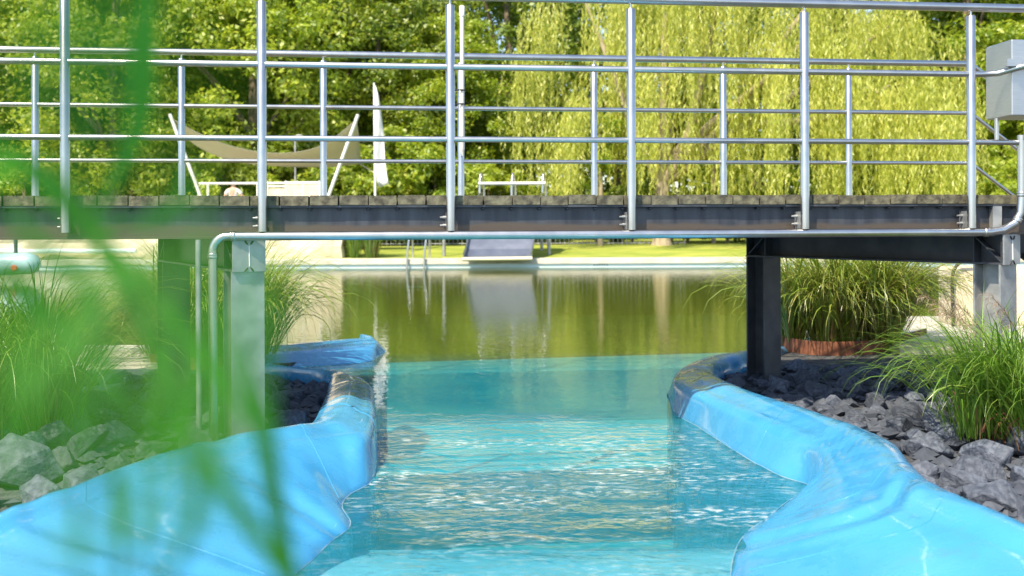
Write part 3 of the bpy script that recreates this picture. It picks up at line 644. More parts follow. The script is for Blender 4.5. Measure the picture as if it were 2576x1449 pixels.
clump('wispy green grass clump at the left edge beside the rocks', line_spots(P(-60, 1120, z=.1), P(170, 1080, z=.1), 7, .14, 4), 1000, 1.0, 14, False, 60, .009, .6, .9, plumes=1)
# rusty edging strips
def edging(pts, h, label, name='metal_edging'):
    pts = smoothpath(pts, 6); mb = MB(); k = len(pts); vs = []
    for i, p in enumerate(pts):
        t = (pts[min(i+1, k-1)]-pts[max(i-1, 0)]); nn = Vector((-t.y, t.x, 0)).normalized()*.006
        vs += [p+nn, p-nn, p-nn+Z*h, p+nn+Z*h]
    fs = []
    for i in range(k-1):
        for j in range(4): fs.append((i*4+j, i*4+(j+1) % 4, i*4+4+(j+1) % 4, i*4+4+j))
    fs += [(0, 1, 2, 3), (k*4-1, k*4-2, k*4-3, k*4-4)]
    mb.add(vs, fs); return tag(mb.build(name, M['corten']), label, 'edging')
g0 = [P(1965, 884, z=.05), P(2050, 896, z=.05), P(2170, 896, z=.05), P(2260, 880, z=.05), P(2330, 860, z=.05)]
edging(g0, .14, 'low rusty steel edging at the foot of the dense grass under the bridge')
edging([P(2395, 1050, z=.06), P(2440, 1095, z=.06), P(2500, 1130, z=.06), P(2600, 1150, z=.06)], .17, 'rusty steel planter edging around the right front grass clump')
mb = MB(); cpt = P(2520, 1125, z=.1)
for k in range(4):
    c = cpt+Vector((.05*k, -.03*k, .02)); mb.tube([c+Vector((math.cos(a_)*.10, -.02*math.sin(a_), math.sin(a_)*.10+.06)) for a_ in [i*math.pi/8 for i in range(9)]], .008, 6)
tag(mb.build('rusty_hoops', M['corten']), 'curled rusty steel strips lying at the foot of the right front grass', 'metal strips')
edging([P(380, 925, z=.05), P(480, 935, z=.05), P(560, 930, z=.05), P(650, 915, z=.05)], .12, 'low rusty steel edging at the foot of the grass behind the left columns')

# beige slab with a hose arch by the right column
sb = thing('pump_housing', 'beige concrete housing with a dark hose arching over it, behind the right column', 'housing')
c0 = P(2405, 820, z=.13); mb = MB(); mb.abox(c0.x+.0, c0.x+1.9, c0.y, c0.y+.5, .12, .78); bo = mb.build('body', M['beige'], sb)
bv = bo.modifiers.new('b', 'BEVEL'); bv.width = .04; bv.segments = 3
mb = MB(); hp = [c0+Vector((-.05, -.05, 0)), c0+Vector((-.06, -.05, .5)), c0+Vector((-.02, -.05, .66)), c0+Vector((.10, -.05, .73)), c0+Vector((.4, -.05, .72))]
mb.tube(smoothpath(hp, 5), .02, 8); mb.build('hose', M['black'], sb)

# ------------------------------------------------------------------ far side of the pool
pe = thing('pool_edge', 'pale blue far pool wall with beige stone coping in front of the lawn', 'pool edge')
mb = MB(); mb.abox(-60, 60, 30.1, 30.4, -.06, .10); mb.build('liner_wall', M['pool_wall'], pe)
mb = MB(); mb.abox(-60, 60, 30.095, 30.4, -1.4, -.064); mb.build('footing', M['pond'], pe)
mb = MB(); mb.abox(-60, 60, 30.05, 30.78, .102, .25); mb.build('coping', M['coping'], pe)
mb = MB()
for i in range(6):
    p = P(1495+6.5*i, 667, Y=30.097); mb.abox(p.x-.022, p.x+.022, 30.090, 30.0985, .045, .068)
mb.build('depth_mark', mat('dark_green_mark', (.02, .10, .06), .5), pe)
# stone wall (left)
x0, x1 = -60, P(868, 620, Y=31).x
wl = thing('stone_wall', 'beige stone retaining wall with a rough right end across the pool', 'wall')
mb = MB(); nyy = 40; xs_ = [x0]+[x1-14+14*i/nyy for i in range(nyy+1)]; zs_ = [.2, .6, 1.0, 1.4, 1.75]; vs = []; rr = random.Random(4)
for zz in zs_:
    for i, xx in enumerate(xs_):
        jj = noise.noise(Vector((xx*1.2, zz*2, 0)))*.12; vs.append((xx+(rr.uniform(-.15, .12) if i == len(xs_)-1 else 0), 31+jj, zz if xx > x1-5.2 else .2+(zz-.2)*.45))
nX = len(xs_); mb.add(vs, [(j*nX+i, j*nX+i+1, (j+1)*nX+i+1, (j+1)*nX+i) for j in range(4) for i in range(nX-1)])
top = [(vs[4*nX+i][0], 31.9, vs[4*nX+i][2]) for i in range(nX)]; b0 = len(mb.v); 
mb.add([vs[4*nX+i] for i in range(nX)]+top, [(i, i+1, nX+i+1, nX+i) for i in range(nX-1)])
for j in range(4): mb.add([vs[j*nX+nX-1], vs[(j+1)*nX+nX-1], (x1+.05, 31.9, zs_[j+1]), (x1, 31.9, zs_[j])], [(0, 1, 2, 3)])
mb.build('masonry', M['beige'], wl)
p0, p1 = P(-40, 632, Y=30.80), P(342, 632, Y=30.80)
tag(MB().tube([p0, p1], .07, 10).build('float_line', M['pool_wall']), 'pale blue pipe lying along the beige stone wall at the left', 'pipe')
# terrace behind the wall
mb = MB(); mb.abox(-30, x1-.3, 31.91, 37, .2, .98); tag(mb.build('terrace', M['coping']), kind='structure')
# white railing on the terrace
rl = thing('white_railing', 'thin white railing on the terrace beyond the bridge deck', 'railing')
rp = [505, 523, 587, 648, 706, 762, 805]
ztop = P(650, 461, Y=32.2).z
mb = MB(); mb.tube([P(500, 462, Y=32.2), P(810, 460, Y=32.2)], .035, 8); mb.build('top_rail', M['white'], rl)
for u in (523, 648, 762, 805):
    p = P(u, 470, Y=32.2); MB().tube([(p.x, p.y, .98), (p.x, p.y, ztop)], .035, 8).build('post', M['white'], rl)
for (u0, u1, lb, zt_) in ((676, 716, 'wide cream fabric screen behind the white railing, left of the other', 474), (722, 800, 'cream fabric screen with open frame behind the white railing, right of the other', 464)):
    t_ = thing('fabric_screen', lb, 'screen'); a, b = P(u0, zt_, Y=33), P(u1, zt_, Y=33)
    mb = MB(); mb.abox(a.x, b.x, 33, 33.03, 1.0, a.z); mb.build('fabric', M['cream'], t_)
    for xx in (a.x-.04, b.x+.04): MB().tube([(xx, 33.015, .98), (xx, 33.015, a.z+.12)], .03, 8).build('post', M['white'], t_)
    MB().tube([(a.x-.04, 33.015, a.z+.06), (b.x+.04, 33.015, a.z+.06)], .03, 8).build('crossbar', M['white'], t_)
# man seen from behind
def person():
    p = P(587, 455, Y=33.6); gz = .98; H = 1.72
    root = thing('person', 'man in a white striped t-shirt seen from behind at the white railing', 'person', (p.x, p.y, gz))
    def skin(name, pts, edges, rad, mt, par, sub=2):
        me = bpy.data.meshes.new(name); me.from_pydata(pts, edges, []); o = link(name, me, mt, par)
        md = o.modifiers.new('skin', 'SKIN'); md.use_smooth_shade = True
        for i, r in enumerate(rad): me.skin_vertices[0].data[i].radius = (r, r*.8 if r > .1 else r)
        me.skin_vertices[0].data[0].use_root = True
        o.modifiers.new('sub', 'SUBSURF').levels = sub; o.modifiers['sub'].render_levels = sub; return o
    pts = [(0, 0, .95), (0, 0, 1.12), (0, .01, 1.33), (0, .01, 1.44), (0, .02, 1.52), (0, .03, 1.62), (0, .03, 1.70),
           (-.18, .01, 1.40), (-.30, .0, 1.16), (-.27, .16, 1.0), (-.24, .24, .98), (.18, .01, 1.40), (.31, 0, 1.16), (.26, .16, 1.02), (.22, .24, 1.0),
           (-.10, 0, .86), (-.11, .01, .48), (-.12, -.01, .08), (-.12, .14, .03), (.10, 0, .86), (.11, .01, .48), (.12, -.01, .08), (.12, .14, .03)]
    ed = [(0, 1), (1, 2), (2, 3), (3, 4), (4, 5), (5, 6), (3, 7), (7, 8), (8, 9), (9, 10), (3, 11), (11, 12), (12, 13), (13, 14), (0, 15), (15, 16), (16, 17), (17, 18), (0, 19), (19, 20), (20, 21), (21, 22)]
    rad = [.145, .14, .155, .10, .058, .095, .075, .062, .046, .036, .03, .062, .046, .036, .03, .095, .062, .045, .035, .095, .062, .045, .035]
    skin('body', pts, ed, rad, M['skin'], root)
    shp = [(0, 0, .93), (0, 0, 1.12), (0, .01, 1.34), (0, .01, 1.43), (0, .015, 1.475), (-.18, .01, 1.395), (-.255, .005, 1.25), (.18, .01, 1.395), (.26, .005, 1.25)]
    ms = mat('white_shirt', (.72, .70, .68), .85)
    tc = N(ms, 'ShaderNodeTexCoord'); sx = N(ms, 'ShaderNodeSeparateXYZ'); L(ms, tc.outputs['Object'], sx.inputs[0])
    wv_ = N(ms, 'ShaderNodeMath', operation='MULTIPLY'); wv_.inputs[1].default_value = 22; L(ms, sx.outputs[0], wv_.inputs[0])
    fr = N(ms, 'ShaderNodeMath', operation='FRACT'); L(ms, wv_.outputs[0], fr.inputs[0]); ls = N(ms, 'ShaderNodeMath', operation='LESS_THAN'); ls.inputs[1].default_value = .22; L(ms, fr.outputs[0], ls.inputs[0])
    ab = N(ms, 'ShaderNodeMath', operation='ABSOLUTE'); L(ms, sx.outputs[0], ab.inputs[0]); l2 = N(ms, 'ShaderNodeMath', operation='LESS_THAN'); l2.inputs[1].default_value = .075; L(ms, ab.outputs[0], l2.inputs[0])
    mu = N(ms, 'ShaderNodeMath', operation='MULTIPLY'); L(ms, ls.outputs[0], mu.inputs[0]); L(ms, l2.outputs[0], mu.inputs[1])
    mx = N(ms, 'ShaderNodeMix', data_type='RGBA'); L(ms, mu.outputs[0], mx.inputs[0]); mx.inputs[6].default_value = (.72, .70, .68, 1); mx.inputs[7].default_value = (.25, .17, .16, 1); L(ms, mx.outputs[2], ms.node_tree.nodes['Principled BSDF'].inputs[0])
    skin('t_shirt', shp, [(0, 1), (1, 2), (2, 3), (3, 4), (3, 5), (5, 6), (3, 7), (7, 8)], [.16, .155, .172, .115, .075, .082, .075, .082, .075], ms, root)
    skin('shorts', [(0, 0, .96), (-.10, 0, .86), (-.11, .01, .52), (.10, 0, .86), (.11, .01, .52)], [(0, 1), (1, 2), (0, 3), (3, 4)], [.155, .108, .095, .108, .095], M['trousers'], root)
    skin('hair', [(0, .01, 1.60), (0, .02, 1.68), (0, .04, 1.735)], [(0, 1), (1, 2)], [.082, .10, .06], M['hair'], root)
person()
# sun sail on two leaning posts
ss = thing('sun_sail', 'beige sun sail stretched between two leaning white posts beyond the bridge', 'sun sail')
YS = 32.6
for (a, b) in (((427, 287), (503, 492)), ((901, 288), (824, 500))):
    t_, b_ = P(*a, Y=YS+.05), P(*b, Y=YS+.05); dd = (b_-t_); b_ = t_+dd*((t_.z-.98)/(-dd.z)); MB().tube([t_, b_], .055, 10).build('post', M['white'], ss)
tl, tr, brr, bl_ = P(431, 297, Y=YS), P(896, 300, Y=YS), P(938, 432, Y=YS+2.2), P(560, 400, Y=YS+2.4)
mb = MB(); nu, nv = 24, 8; vs = []
top_c = [(431, 297), (500, 335), (580, 366), (660, 382), (740, 383), (820, 360), (896, 300)]
bot_c = [(433, 305), (475, 352), (530, 386), (600, 407), (690, 417), (820, 420), (908, 412)]
tp = smoothpath([P(*q, Y=YS) for q in top_c], 4); bp_ = smoothpath([P(q[0], q[1], Y=YS+1.6*min(1, i/1.5)) for i, q in enumerate(bot_c)], 4)
for i in range(len(tp)):
    for j in range(nv+1): vs.append(tp[i].lerp(bp_[i], j/nv)+Vector((0, .25*math.sin(math.pi*j/nv), 0)))
mb.add(vs, [(i*(nv+1)+j, i*(nv+1)+j+1, (i+1)*(nv+1)+j+1, (i+1)*(nv+1)+j) for i in range(len(tp)-1) for j in range(nv)], True)
sl = mb.build('fabric', leafmat('sail_cloth', [(.52, .50, .38), (.58, .56, .43)], .35, .2, .6, .02), ss); sl.modifiers.new('s', 'SOLIDIFY').thickness = .01
MB().tube([P(906, 413, Y=YS+1.6), P(941, 434, Y=33.2)], .014, 6).build('stay_rope', M['cream'], ss)
# flag
fl = thing('flag', 'white beach flag hanging limp from a slim pole right of the sun sail', 'flag')
YF = 33.2; a, b = P(941, 208, Y=YF), P(944, 492, Y=YF); dd = b-a; b = a+dd*((a.z-.3)/(-dd.z)); MB().tube([a, b], [.03, .045], 10).build('pole', M['white'], fl)
out = [(943, 214, 943.5, 0), (943, 240, 952, .05), (943, 275, 957, .1), (943, 315, 962, .06), (943, 345, 966, -.02), (944, 390, 968, .04), (945, 430, 973, .12), (947, 455, 977, .06), (953, 472, 979, .02)]
mb = MB(); vs = []; 
for i, (ua, v, ub, yy) in enumerate(out):
    for j in range(6):
        t = j/5; vv = v-(10*t if i == len(out)-1 else 0); p = P(ua+(ub-ua)*t, vv, Y=YF-.05); p.y += .10*math.sin(t*5+i*.9)*min(1, i/2); vs.append(p)
mb.add(vs, [(i*6+j, i*6+j+1, (i+1)*6+j+1, (i+1)*6+j) for i in range(len(out)-1) for j in range(5)], True)
cl = mb.build('cloth', M['white'], fl); cl.modifiers.new('s', 'SOLIDIFY').thickness = .01
# outdoor shower / lamp with ring
lp = thing('shower_post', 'thin grey post with a small round hoop top behind the sun sail', 'post')
p = P(743, 450, Y=35); zt_ = P(743, 352, Y=35).z
MB().tube([(p.x, 35, .4), (p.x, 35, zt_)], .035, 8).build('pole', M['galv'], lp)
MB().tube([(p.x+.13+.17*math.cos(a_), 35, zt_+.02+.14*math.sin(a_)) for a_ in [math.pi-math.pi*i/10 for i in range(11)]], .025, 8).build('hoop', M['galv'], lp)
# wide slide
sl = thing('water_slide', 'wide stainless steel slide running down into the far side of the pool', 'slide')
YA, YB = 29.6, 33.2
bl0, br0 = P(1166, 654, Y=YA), P(1336, 652, Y=YA); 
tl0, tr0 = P(1213, 500, Y=YB), P(1368, 500, Y=YB)
m_sl = noisy(mat('slide_steel', (.6, .6, .64), .4, .8), (.24, .26, .31), (.31, .33, .38), 2, 4, rough=(.3, .45))
mb = MB(); vs = []; K = 12; prof = [0, .06, .16, .30, .44, .58, .70, .80, .88, .94, .98, 1, 1]
for i in range(K+1):
    t = i/K; zc_ = bl0.z+(tl0.z-bl0.z)*prof[i]
    l_ = bl0.lerp(tl0, t); r_ = br0.lerp(tr0, t); vs += [(l_.x, l_.y, zc_+.16), (l_.x+.02, l_.y, zc_), (r_.x-.02, r_.y, zc_), (r_.x, r_.y, zc_+.16)]
mb.add(vs, [(i*4+j, i*4+j+1, i*4+4+j+1, i*4+4+j) for i in range(K) for j in range(3)], False)
ch = mb.build('chute', m_sl, sl); ch.modifiers.new('s', 'SOLIDIFY').thickness = .02
mb = MB(); mb.tube([bl0+Z*.02-Vector((.03, .02, 0)), br0+Z*.02+Vector((.03, -.02, 0))], .055, 10); mb.build('front_lip', mat('pale_yellow_lip', (.75, .70, .50), .5), sl)
for (a, b) in ((0, 1), (3, 2)):
    MB().tube([Vector(vs[i*4+a])+Z*.01 for i in range(K+1)], .028, 8).build('side_rail', M['steel'], sl)
for u in (1211, 1291, 1368):
    p = P(u, 437, Y=YB+.2); zb_ = tl0.z-.1; hp = [(p.x-.05, p.y-.25, zb_), (p.x-.05, p.y-.22, p.z-.35), (p.x-.02, p.y-.1, p.z-.05), (p.x, p.y, p.z), (p.x+.03, p.y+.15, p.z-.08), (p.x+.07, p.y+.3, p.z-.4), (p.x+.08, p.y+.32, zb_)]
    MB().tube(smoothpath(hp, 4), .04, 8).build('hoop', M['steel'], sl)
MB().tube([P(1203, 462, Y=YB-.05), P(1372, 461, Y=YB-.05)], .05, 8).build('crossbar', M['white'], sl)
mb = MB(); mb.abox(tl0.x-.05, tr0.x+.05, YB+.01, YB+.9, tl0.z-.1, tl0.z-.04); mb.build('platform', M['galv'], sl)
for (u, yy) in ((1117, 31.6), (1381, 32)):
    p = P(u, 630, Y=yy); dz = P(u, 560, Y=yy).z
    MB().tube([(p.x, yy, .25), (p.x, yy, tl0.z-.1)], .055, 8).build('support_post', M['galv'], sl)
    q = tl0 if u < 1200 else tr0; MB().tube([(p.x, yy, dz), (q.x, YB+.3, dz+.1)], .03, 6).build('brace', M['galv'], sl)
for xx in (tl0.x+.05, tr0.x-.05): MB().tube([(xx, YB+.8, .3), (xx, YB+.8, tl0.z-.1)], .05, 8).build('support_post', M['galv'], sl)
# pool ladder
ld = thing('pool_ladder', 'stainless steel pool ladder with two hooped handrails on the far edge', 'ladder')
for u in (1024, 1067):
    p = P(u, 655, Y=30.0); hp = [p+Vector((0, -.02, -.9)), p+Vector((.0, -.02, 0)), p+Vector((.05, .0, .55)), p+Vector((.09, .12, .82)), p+Vector((.10, .35, .85)), p+Vector((.11, .55, .7)), p+Vector((.11, .62, .05))]
    MB().tube(smoothpath(hp, 4), .03, 8).build('handrail', M['steel'], ld)
for zz in (-.25, -.55):
    a, b = P(1024, 655, Y=30.0), P(1067, 655, Y=30.0); MB().tube([(a.x, 29.98, zz), (b.x, 29.98, zz)], .02, 6).build('rung', M['steel'], ld)
# inflatable at the left
iv = thing('inflatable', 'pale blue and white inflatable roll with a red spot floating at the left', 'inflatable')
a, b = P(-60, 668, Y=24), P(100, 662, Y=24); vs = smoothpath([a, a.lerp(b, .9), b], 4)
MB().tube([a-Vector((.3, 0, 0)), a, a.lerp(b, .5), a.lerp(b, .85), a.lerp(b, .95), b], [.2, .25, .25, .25, .2, .08], 18).build('tube', mat('pale_blue_vinyl', (.42, .60, .68), .35), iv)
p = P(35, 675, Y=23.75); MB().tube([p+Vector((0, .02, 0)), p+Vector((0, -.01, 0)), p+Vector((0, -.015, 0))], [.075, .075, .05], 14).build('red_spot', mat('red_print', (.6, .05, .05), .4), iv)
p = P(40, 640, Y=24.6); MB().tube([(p.x, 24.6, .1), (p.x, 24.6, P(40, 602, Y=24.6).z)], .05, 8).build('mast', M['dark_steel'], iv)
# small park fence in front of the hedge
fn = thing('wire_fence', 'low dark upright bar fence in front of the hedge behind the slide', 'fence')
mb = MB()
p0 = P(1160, 622, Y=37.2)
for i in range(70): mb.tube([(p0.x-3+.16*i, 37.2, .4), (p0.x-3+.16*i, 37.2, 1.35)], .012, 4)
mb.build('bars', M['galv'], fn)
MB().tube([(p0.x-3, 37.2, 1.3), (p0.x+8.1, 37.2, 1.3)], .016, 6).build('rail', M['galv'], fn); MB().tube([(p0.x-3, 37.2, .55), (p0.x+8.1, 37.2, .55)], .016, 6).build('rail', M['galv'], fn)

# ------------------------------------------------------------------ trees
def leaves(centres, radii, per, size, seed, flat=.5, asp=.55):
    r = np.random.default_rng(seed); n = per*len(centres)
    c = np.repeat(np.asarray(centres), per, 0); rad = np.repeat(np.asarray(radii), per)[:, None]
    d = r.normal(size=(n, 3)); d /= np.linalg.norm(d, axis=1)[:, None]
    p = c+d*rad*(r.random((n, 1))**.45)*np.array([1, 1, .72])
    nrm = r.normal(size=(n, 3))*.75+d*.9+np.array([0, -.15, flat]); nrm /= np.linalg.norm(nrm, axis=1)[:, None]
    a = np.cross(nrm, r.normal(size=(n, 3))); a /= np.linalg.norm(a, axis=1)[:, None]; b = np.cross(nrm, a)
    s = size*r.uniform(.6, 1.4, (n, 1))
    a = a*s; b = b*s*asp
    return np.stack([p-a, p+b-a*.1, p+a, p-b-a*.1], 1)
def tree_parts(seed, h, rx, nclump, per, size, crown_lo, asp=.55):
    rr = random.Random(seed); cs, rd = [], []
    zc_ = (h+crown_lo)/2; rz_ = (h-crown_lo)/2
    for i in range(nclump):
        while True:
            v = Vector((rr.gauss(0, 1), rr.gauss(0, 1), rr.gauss(0, 1))).normalized(); k = rr.uniform(.45, 1)**.5
            sh = 1-.25*max(0, v.z)
            q = Vector((v.x*rx*k*sh, v.y*rx*k*sh, zc_+v.z*rz_*k))
            if noise.noise(q*.35+Vector((seed, 0, 0))) > -.28: break
        cs.append(tuple(q)); rd.append(rr.uniform(.09, .2)*rx*1.3)
    V = leaves(cs, rd, per, size, seed, asp=asp)
    mb = MB(); tr = h*.022
    mb.tube([(0, 0, -.3), (0, 0, .3), (rr.uniform(-.1, .1), rr.uniform(-.1, .1), h*.25), (rr.uniform(-.3, .3), rr.uniform(-.3, .3), h*.55), (0, 0, h*.85)], [tr*1.6, tr*1.1, tr*.9, tr*.55, tr*.15], 12)
    for i in range(9):
        c = Vector(cs[rr.randrange(len(cs))]); z0 = max(crown_lo*.9, c.z*.55); a = Vector((0, 0, z0)); mb.tube([a, a.lerp(c, .5)+Vector((0, 0, .3)), c], [tr*.4, tr*.25, tr*.06], 6)
    return V, mb
protos = {}
def tree(kind, u, Y, label, sc=1, rz=None, group='trees beyond the pool', cat='tree', name='broadleaf_tree', gz=.5):
    p = P(u, 560, Y=Y)
    if kind not in protos:
        sd, h, rx, nc, per, size, lo, mt, bk, asp = KINDS[kind]
        V, mb = tree_parts(sd, h, rx, nc, per, size, lo, asp)
        r = thing(name, label, cat, (p.x, Y, gz), group)
        quads('crown', V, M[mt], r); mb.build('trunk', M[bk], r); protos[kind] = r
    else:
        r = copy_tree(protos[kind]); r.location = (p.x, Y, gz); r.name = name; tag(r, label, cat, group)
    r.rotation_euler = (0, 0, random.uniform(0, 6.28) if rz is None else rz); r.scale = (sc, sc, sc*random.uniform(.95, 1.08))
    return r
KINDS = {'bright': (1, 14, 4.6, 250, 190, .115, 1.6, 'leaf_bright', 'bark', .55), 'mid': (2, 15, 4.8, 250, 190, .11, 1.4, 'leaf_mid', 'bark', .55),
         'dark': (3, 16, 5.2, 230, 180, .12, 1.8, 'leaf_dark', 'bark', .5), 'bush': (4, 3.4, 1.9, 80, 170, .08, .2, 'leaf_mid', 'bark', .55),
         'hedge': (5, 2.6, 2.0, 60, 130, .10, .1, 'leaf_dark', 'bark', .55), 'golden': (6, 4.2, 2.3, 70, 170, .11, .2, 'leaf_bright', 'bark', .35)}
TREES = [
 ('bright', -190, 38, 1.0, 'bright green tree at the far left edge behind the first railing posts'),
 ('mid', 70, 40, .95, 'mid green tree at the left behind the blurred near leaves'),
 ('bright', 290, 37.5, .92, 'yellow green leafy tree left of the sun sail'),
 ('mid', 470, 43, 1.05, 'tall mid green tree behind the left post of the sun sail'),
 ('bright', 640, 39, .98, 'sunlit bright green tree directly behind the sun sail'),
 ('mid', 830, 44, .95, 'green tree behind the right post of the sun sail'),
 ('dark', 960, 42, .9, 'dark green tree behind the white flag'),
 ('mid', 1130, 40.5, .72, 'rounded green tree behind the slim white pole'),
 ('dark', 1270, 45, 1.0, 'tall dark tree between the white pole and the willow'),
 ('dark', 1560, 48, 1.05, 'dark tree behind the left half of the willow'),
 ('dark', 1900, 48, 1.0, 'dark tree behind the middle of the willow'),
 ('dark', 2230, 47, 1.05, 'dark tree behind the right half of the willow'),
 ('mid', 2440, 42.5, 1.0, 'deep green tree right of the willow behind the steel cabinet'),
 ('bright', 2690, 41, .95, 'green tree at the far right edge beyond the cabinet'),
]
for k, u, Y, sc, lb in TREES: tree(k, u, Y, lb, sc*.86)
for k, u, Y, sc, lb in [('dark', -60, 52, 1.15, 'tall dark tree in the back row at the far left'), ('dark', 380, 54, 1.15, 'tall dark tree in the back row left of the sun sail'), ('dark', 740, 54, 1.15, 'tall dark tree in the back row above the sun sail'),
                        ('dark', 1110, 55, 1.15, 'tall dark tree in the back row above the white pole'), ('dark', 2600, 54, 1.15, 'tall dark tree in the back row at the right edge')]: tree(k, u, Y, lb, sc)
for k, u, Y, sc, lb in [('bush', 60, 37.2, 1, 'green bush at the far left behind the terrace'), ('bush', 330, 37.6, 1.1, 'green bush behind the left end of the white railing'), ('golden', 560, 37.8, .9, 'leafy bush behind the man in the striped shirt'),
                        ('bush', 740, 38, 1.1, 'green bush behind the cream screens'), ('bush', 880, 38.2, 1, 'green bush left of the flag pole'), ('bush', 1010, 38, 1.15, 'green bush right of the hanging flag'),
                        ('golden', 1235, 38.3, .75, 'yellow green bush behind the slide hoops'), ('bush', 1100, 38.5, 1.0, 'green bush behind the foot of the slim white pole'),
                        ('golden', 2420, 38.3, .8, 'sunlit yellow green bush below the right edge of the willow'), ('golden', 2570, 37.5, .9, 'sunlit yellow green bush under the steel cabinet')]:
    tree(k, u, Y, lb, sc, group='bushes beyond the pool', cat='bush', name='bush')
for i, u in enumerate((1130, 1270, 1390, 1500, 1590, 1730, 1830, 1930, 2040, 2160, 2280)):
    tree('hedge', u, 39.5+(i % 2)*.5, 'dark hedge shrub in the row behind the lawn', .85, group='dark hedge shrubs behind the lawn', cat='shrub', name='hedge_shrub')
rr = random.Random(77); cs = []; rd = []
for i in range(420):
    cs.append((rr.uniform(-36, 40), rr.uniform(57, 61), rr.uniform(.6, 11.5))); rd.append(rr.uniform(1.3, 2.2))
for i in range(170):
    cs.append((rr.uniform(-36, 40), rr.uniform(55, 58), rr.uniform(.5, 3))); rd.append(rr.uniform(1.0, 1.8))
tag(quads('forest', leaves(cs, rd, 230, .2, 78), M['leaf_mid']), kind='stuff')
# two thin trunks on the lawn
for u, Y, lb, r_ in ((1510, 37, 'slim pale young tree trunk left of the willow trunk', .11), (1795, 39, 'slim pale trunk right of the willow trunk', .09)):
    p = P(u, 620, Y=Y); t_ = thing('young_tree', lb, 'tree', (p.x, Y, .44))
    MB().tube([(0, 0, -.1), (0, 0, .5), (.03, 0, 2.2), (0, .05, 4)], [r_*1.1, r_, r_*.8, r_*.4], 10).build('trunk', M['bark_pale'], t_)
    cs = [(random.gauss(0, .7), random.gauss(0, .6), 3.6+random.gauss(0, .6)) for _ in range(22)]
    quads('crown', leaves(cs, [.4]*22, 90, .09, 5), M['leaf_mid'], t_)
# reed tuft right of the stone wall
clump('yellow green reeds at the right end of the stone wall', line_spots(P(880, 648, Y=31.2), P(945, 650, Y=31.2), 6, .2, 8), 500, 1.5, 21, False, 120, .03, .35, .6, name='reeds')
# willow
def willow():
    p = P(1665, 622, Y=37); root = thing('willow_tree', 'large weeping willow with long hanging yellow green branches', 'tree', (p.x, 37, .44))
    rr = random.Random(9); r = np.random.default_rng(9); off = P(1850, 560, Y=38).x-p.x
    mounds = [(off-5.6, .5, 5.2, 2.6, 5.2), (off-2.8, -1.0, 6.5, 3.2, 5.6), (off+.2, 0, 7.6, 3.6, 5.2), (off+3.2, -.8, 5.4, 3.0, 5.8), (off+5.6, .3, 4.6, 2.5, 4.6), (off+1.5, -2.2, 4.4, 2.6, 3.2), (off-4.2, -2.0, 3.4, 2.4, 3.4), (off+4.6, -2.0, 3.2, 2.2, 3.0)]
    Q = []; mbt = MB()
    for mi, (mx, my, mz, mr, mh) in enumerate(mounds):
        ng = int(26*mr/2.6)
        for g in range(ng):
            az = rr.uniform(0, 6.283); k = rr.uniform(.15, 1)**.5; gx, gy = mx+math.cos(az)*mr*k, my+math.sin(az)*mr*.75*k
            if noise.noise(Vector((gx*.9, gy*.4, mi*3.1))) < -.22: continue
            gz = mz+mh*math.sqrt(max(0, 1-k*k))*.85+.2; zend = rr.uniform(.5, 2.2)+max(0, rr.gauss(0, 1.0))*(.6+k)
            for s_ in range(rr.randint(11, 17)):
                x, y, z = gx+rr.gauss(0, .24), gy+rr.gauss(0, .24), gz+rr.uniform(-.5, .25); ze = max(.9, zend+rr.gauss(0, .5)); ln = min(z-ze, rr.uniform(2.5, 6.5))
                if ln < .5: continue
                m_ = int(ln/.085)+2; t = np.linspace(0, 1, m_); ox, oy = math.cos(az)*.35, math.sin(az)*.3
                cx = x+ox*np.sin(np.minimum(t*2.2, 1.57))+r.normal(0, .03, m_)+.06*np.sin(t*6+rr.random()*6); cy = y+oy*np.sin(np.minimum(t*2.2, 1.57))+r.normal(0, .03, m_); cz = z+.25*np.sin(np.minimum(t*9, 3.14))*(t < .35)-ln*t
                c = np.stack([cx, cy, cz], 1); d = np.stack([r.normal(0, .32, m_), r.normal(0, .32, m_), -np.ones(m_)], 1); d /= np.linalg.norm(d, axis=1)[:, None]
                sd_ = np.cross(d, r.normal(size=(m_, 3))); sd_ /= np.linalg.norm(sd_, axis=1)[:, None]
                hl = r.uniform(.07, .135, (m_, 1)); hw = r.uniform(.014, .026, (m_, 1))
                Q.append(np.stack([c-d*hl, c+sd_*hw, c+d*hl, c-sd_*hw], 1))
        mbt.tube([(.0, 0, 2.2), (mx*.35, my*.4, 4.2), (mx*.75, my*.8, mz+mh*.4), (mx, my, mz+mh*.75)], [.2, .16, .10, .04], 8)
    quads('crown', np.concatenate(Q), M['willow'], root)
    mbt.tube([(.0, 0, -.2), (0, 0, .1), (0, 0, .5), (.02, 0, 1.3), (.05, 0, 2.4), (.3, .1, 4.5)], [.55, .36, .29, .27, .26, .2], 14)
    mbt.build('trunk', M['bark_pale'], root)
    return sum(len(q) for q in Q)
print('willow leaves', willow())

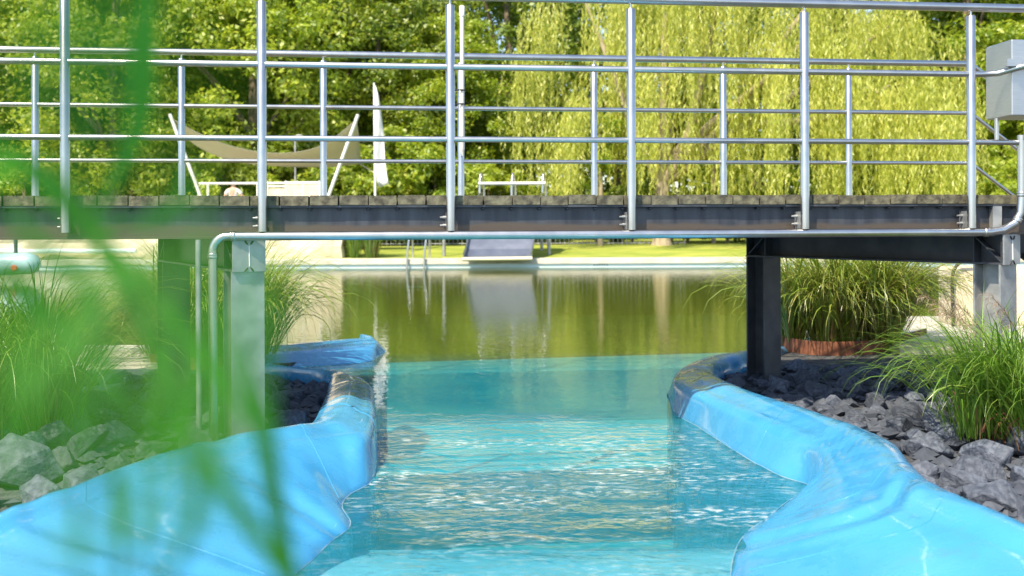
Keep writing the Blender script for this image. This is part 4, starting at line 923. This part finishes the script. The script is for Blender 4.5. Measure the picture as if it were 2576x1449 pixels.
# ------------------------------------------------------------------ leaves close to the camera
fp = thing('reed_plant', 'blurred broad leaved reed plant close to the camera at the left', 'plant', (0, 0, 0))
BL = [  # depth, width in metres, photo points
 (.50, .020, [(385, -80), (372, 60), (366, 180), (352, 300), (300, 430), (215, 570)]),
 (.55, .012, [(215, 560), (262, 640), (330, 760), (395, 900), (440, 1010), (490, 1120)]),
 (.48, .014, [(120, 430), (205, 540), (330, 690), (450, 830), (575, 980), (700, 1150)]),
 (.46, .016, [(610, 860), (650, 1000), (676, 1120), (694, 1260), (745, 1500), (780, 1600)]),
 (.44, .012, [(430, 1040), (530, 1180), (640, 1330), (745, 1490), (780, 1540)]),
 (.42, .016, [(-60, 330), (10, 380), (70, 430), (130, 490), (200, 575)]),
 (.40, .018, [(-100, 480), (0, 435), (80, 420), (180, 470)]),
 (.42, .014, [(-60, 620), (20, 690), (120, 800), (230, 900), (350, 1040)]),
 (.50, .011, [(470, 420), (440, 520), (330, 560), (190, 565)]),
 (.40, .012, [(-20, 500), (90, 600), (190, 700), (260, 830), (300, 980)]),
 (.36, .010, [(480, 1090), (500, 1230), (470, 1360), (380, 1520)]),
 (.36, .010, [(250, 1120), (290, 1270), (310, 1390), (300, 1520)]),
]
rr = random.Random(11)
for i in range(26):                                                  # thin blades of the same plant, closer to the lens
    k0 = i % 3
    u, v = (rr.uniform(-120, 560), rr.uniform(1100, 1600)) if k0 else (rr.uniform(-160, 120), rr.uniform(560, 1100)); a = math.radians(rr.uniform(-50, 60) if k0 else rr.uniform(20, 130)); ln = rr.uniform(450, 950); cv = rr.uniform(-1.0, 1.0); pts = []
    for k in range(5):
        pts.append((u, v)); u += ln/4*math.sin(a); v -= ln/4*math.cos(a); a += cv/4
    if max(p[0]+.25*(p[1]-560) for p in pts) < 760 and min(p[1] for p in pts) > 330: BL.append((rr.uniform(.17, .34), rr.uniform(.0028, .0065), pts))
for i in range(8):
    u, v = rr.uniform(500, 640), rr.uniform(1050, 1500); u0_ = u; pts = []; dr = rr.uniform(-.35, .12)
    for k in range(5): pts.append((u, v)); v -= rr.uniform(110, 170); u += dr*120+rr.uniform(-15, 15)
    BL.append((rr.uniform(.16, .24), rr.uniform(.0022, .0038), pts))
for i in range(11):
    u, v = rr.uniform(-60, 420), rr.uniform(-120, 60); a = rr.uniform(-.5, .7); pts = []
    for k in range(5): pts.append((u, v)); v += rr.uniform(90, 140)*math.cos(a); u += 115*math.sin(a); a += rr.uniform(-.25, .25)
    BL.append((rr.uniform(.15, .22), rr.uniform(.0022, .0042), pts))
bl = []
for d, wd, pts in BL:
    pp = smoothpath([P(u, v, Y=d*(.95 if d > .35 else .78)*(1+.03*i)) for i, (u, v) in enumerate(pts)], 4); k = len(pp); row = []; prev = None
    for i, p in enumerate(pp):
        t = (pp[min(i+1, k-1)]-pp[max(i-1, 0)]).normalized(); sd_ = t.cross(Vector((0, 1, 0))).normalized()*.85+Vector((0, .5, 0)); f = i/(k-1); ww = wd*.5*.62*max(.12, math.sin(math.pi*(.12+.82*f)))
        row.append((np.array(p-sd_*ww), np.array(p+sd_*ww)))
    bl.append([[row[i][0], row[i][1], row[i+1][1], row[i+1][0]] for i in range(k-1)])
for b in bl: strips('leaf', [b], M['reed'], fp)
for x, y, zt_ in ((-.135, .38, 1.27), (-.10, .30, 1.16), (-.08, .26, 1.16), (-.15, .35, 1.34)):
    MB().tube([(x-.02, y, .04), (x, y, .6), (x+.004, y, zt_)], [.003, .0022, .001], 8).build('stem', M['reed'], fp)
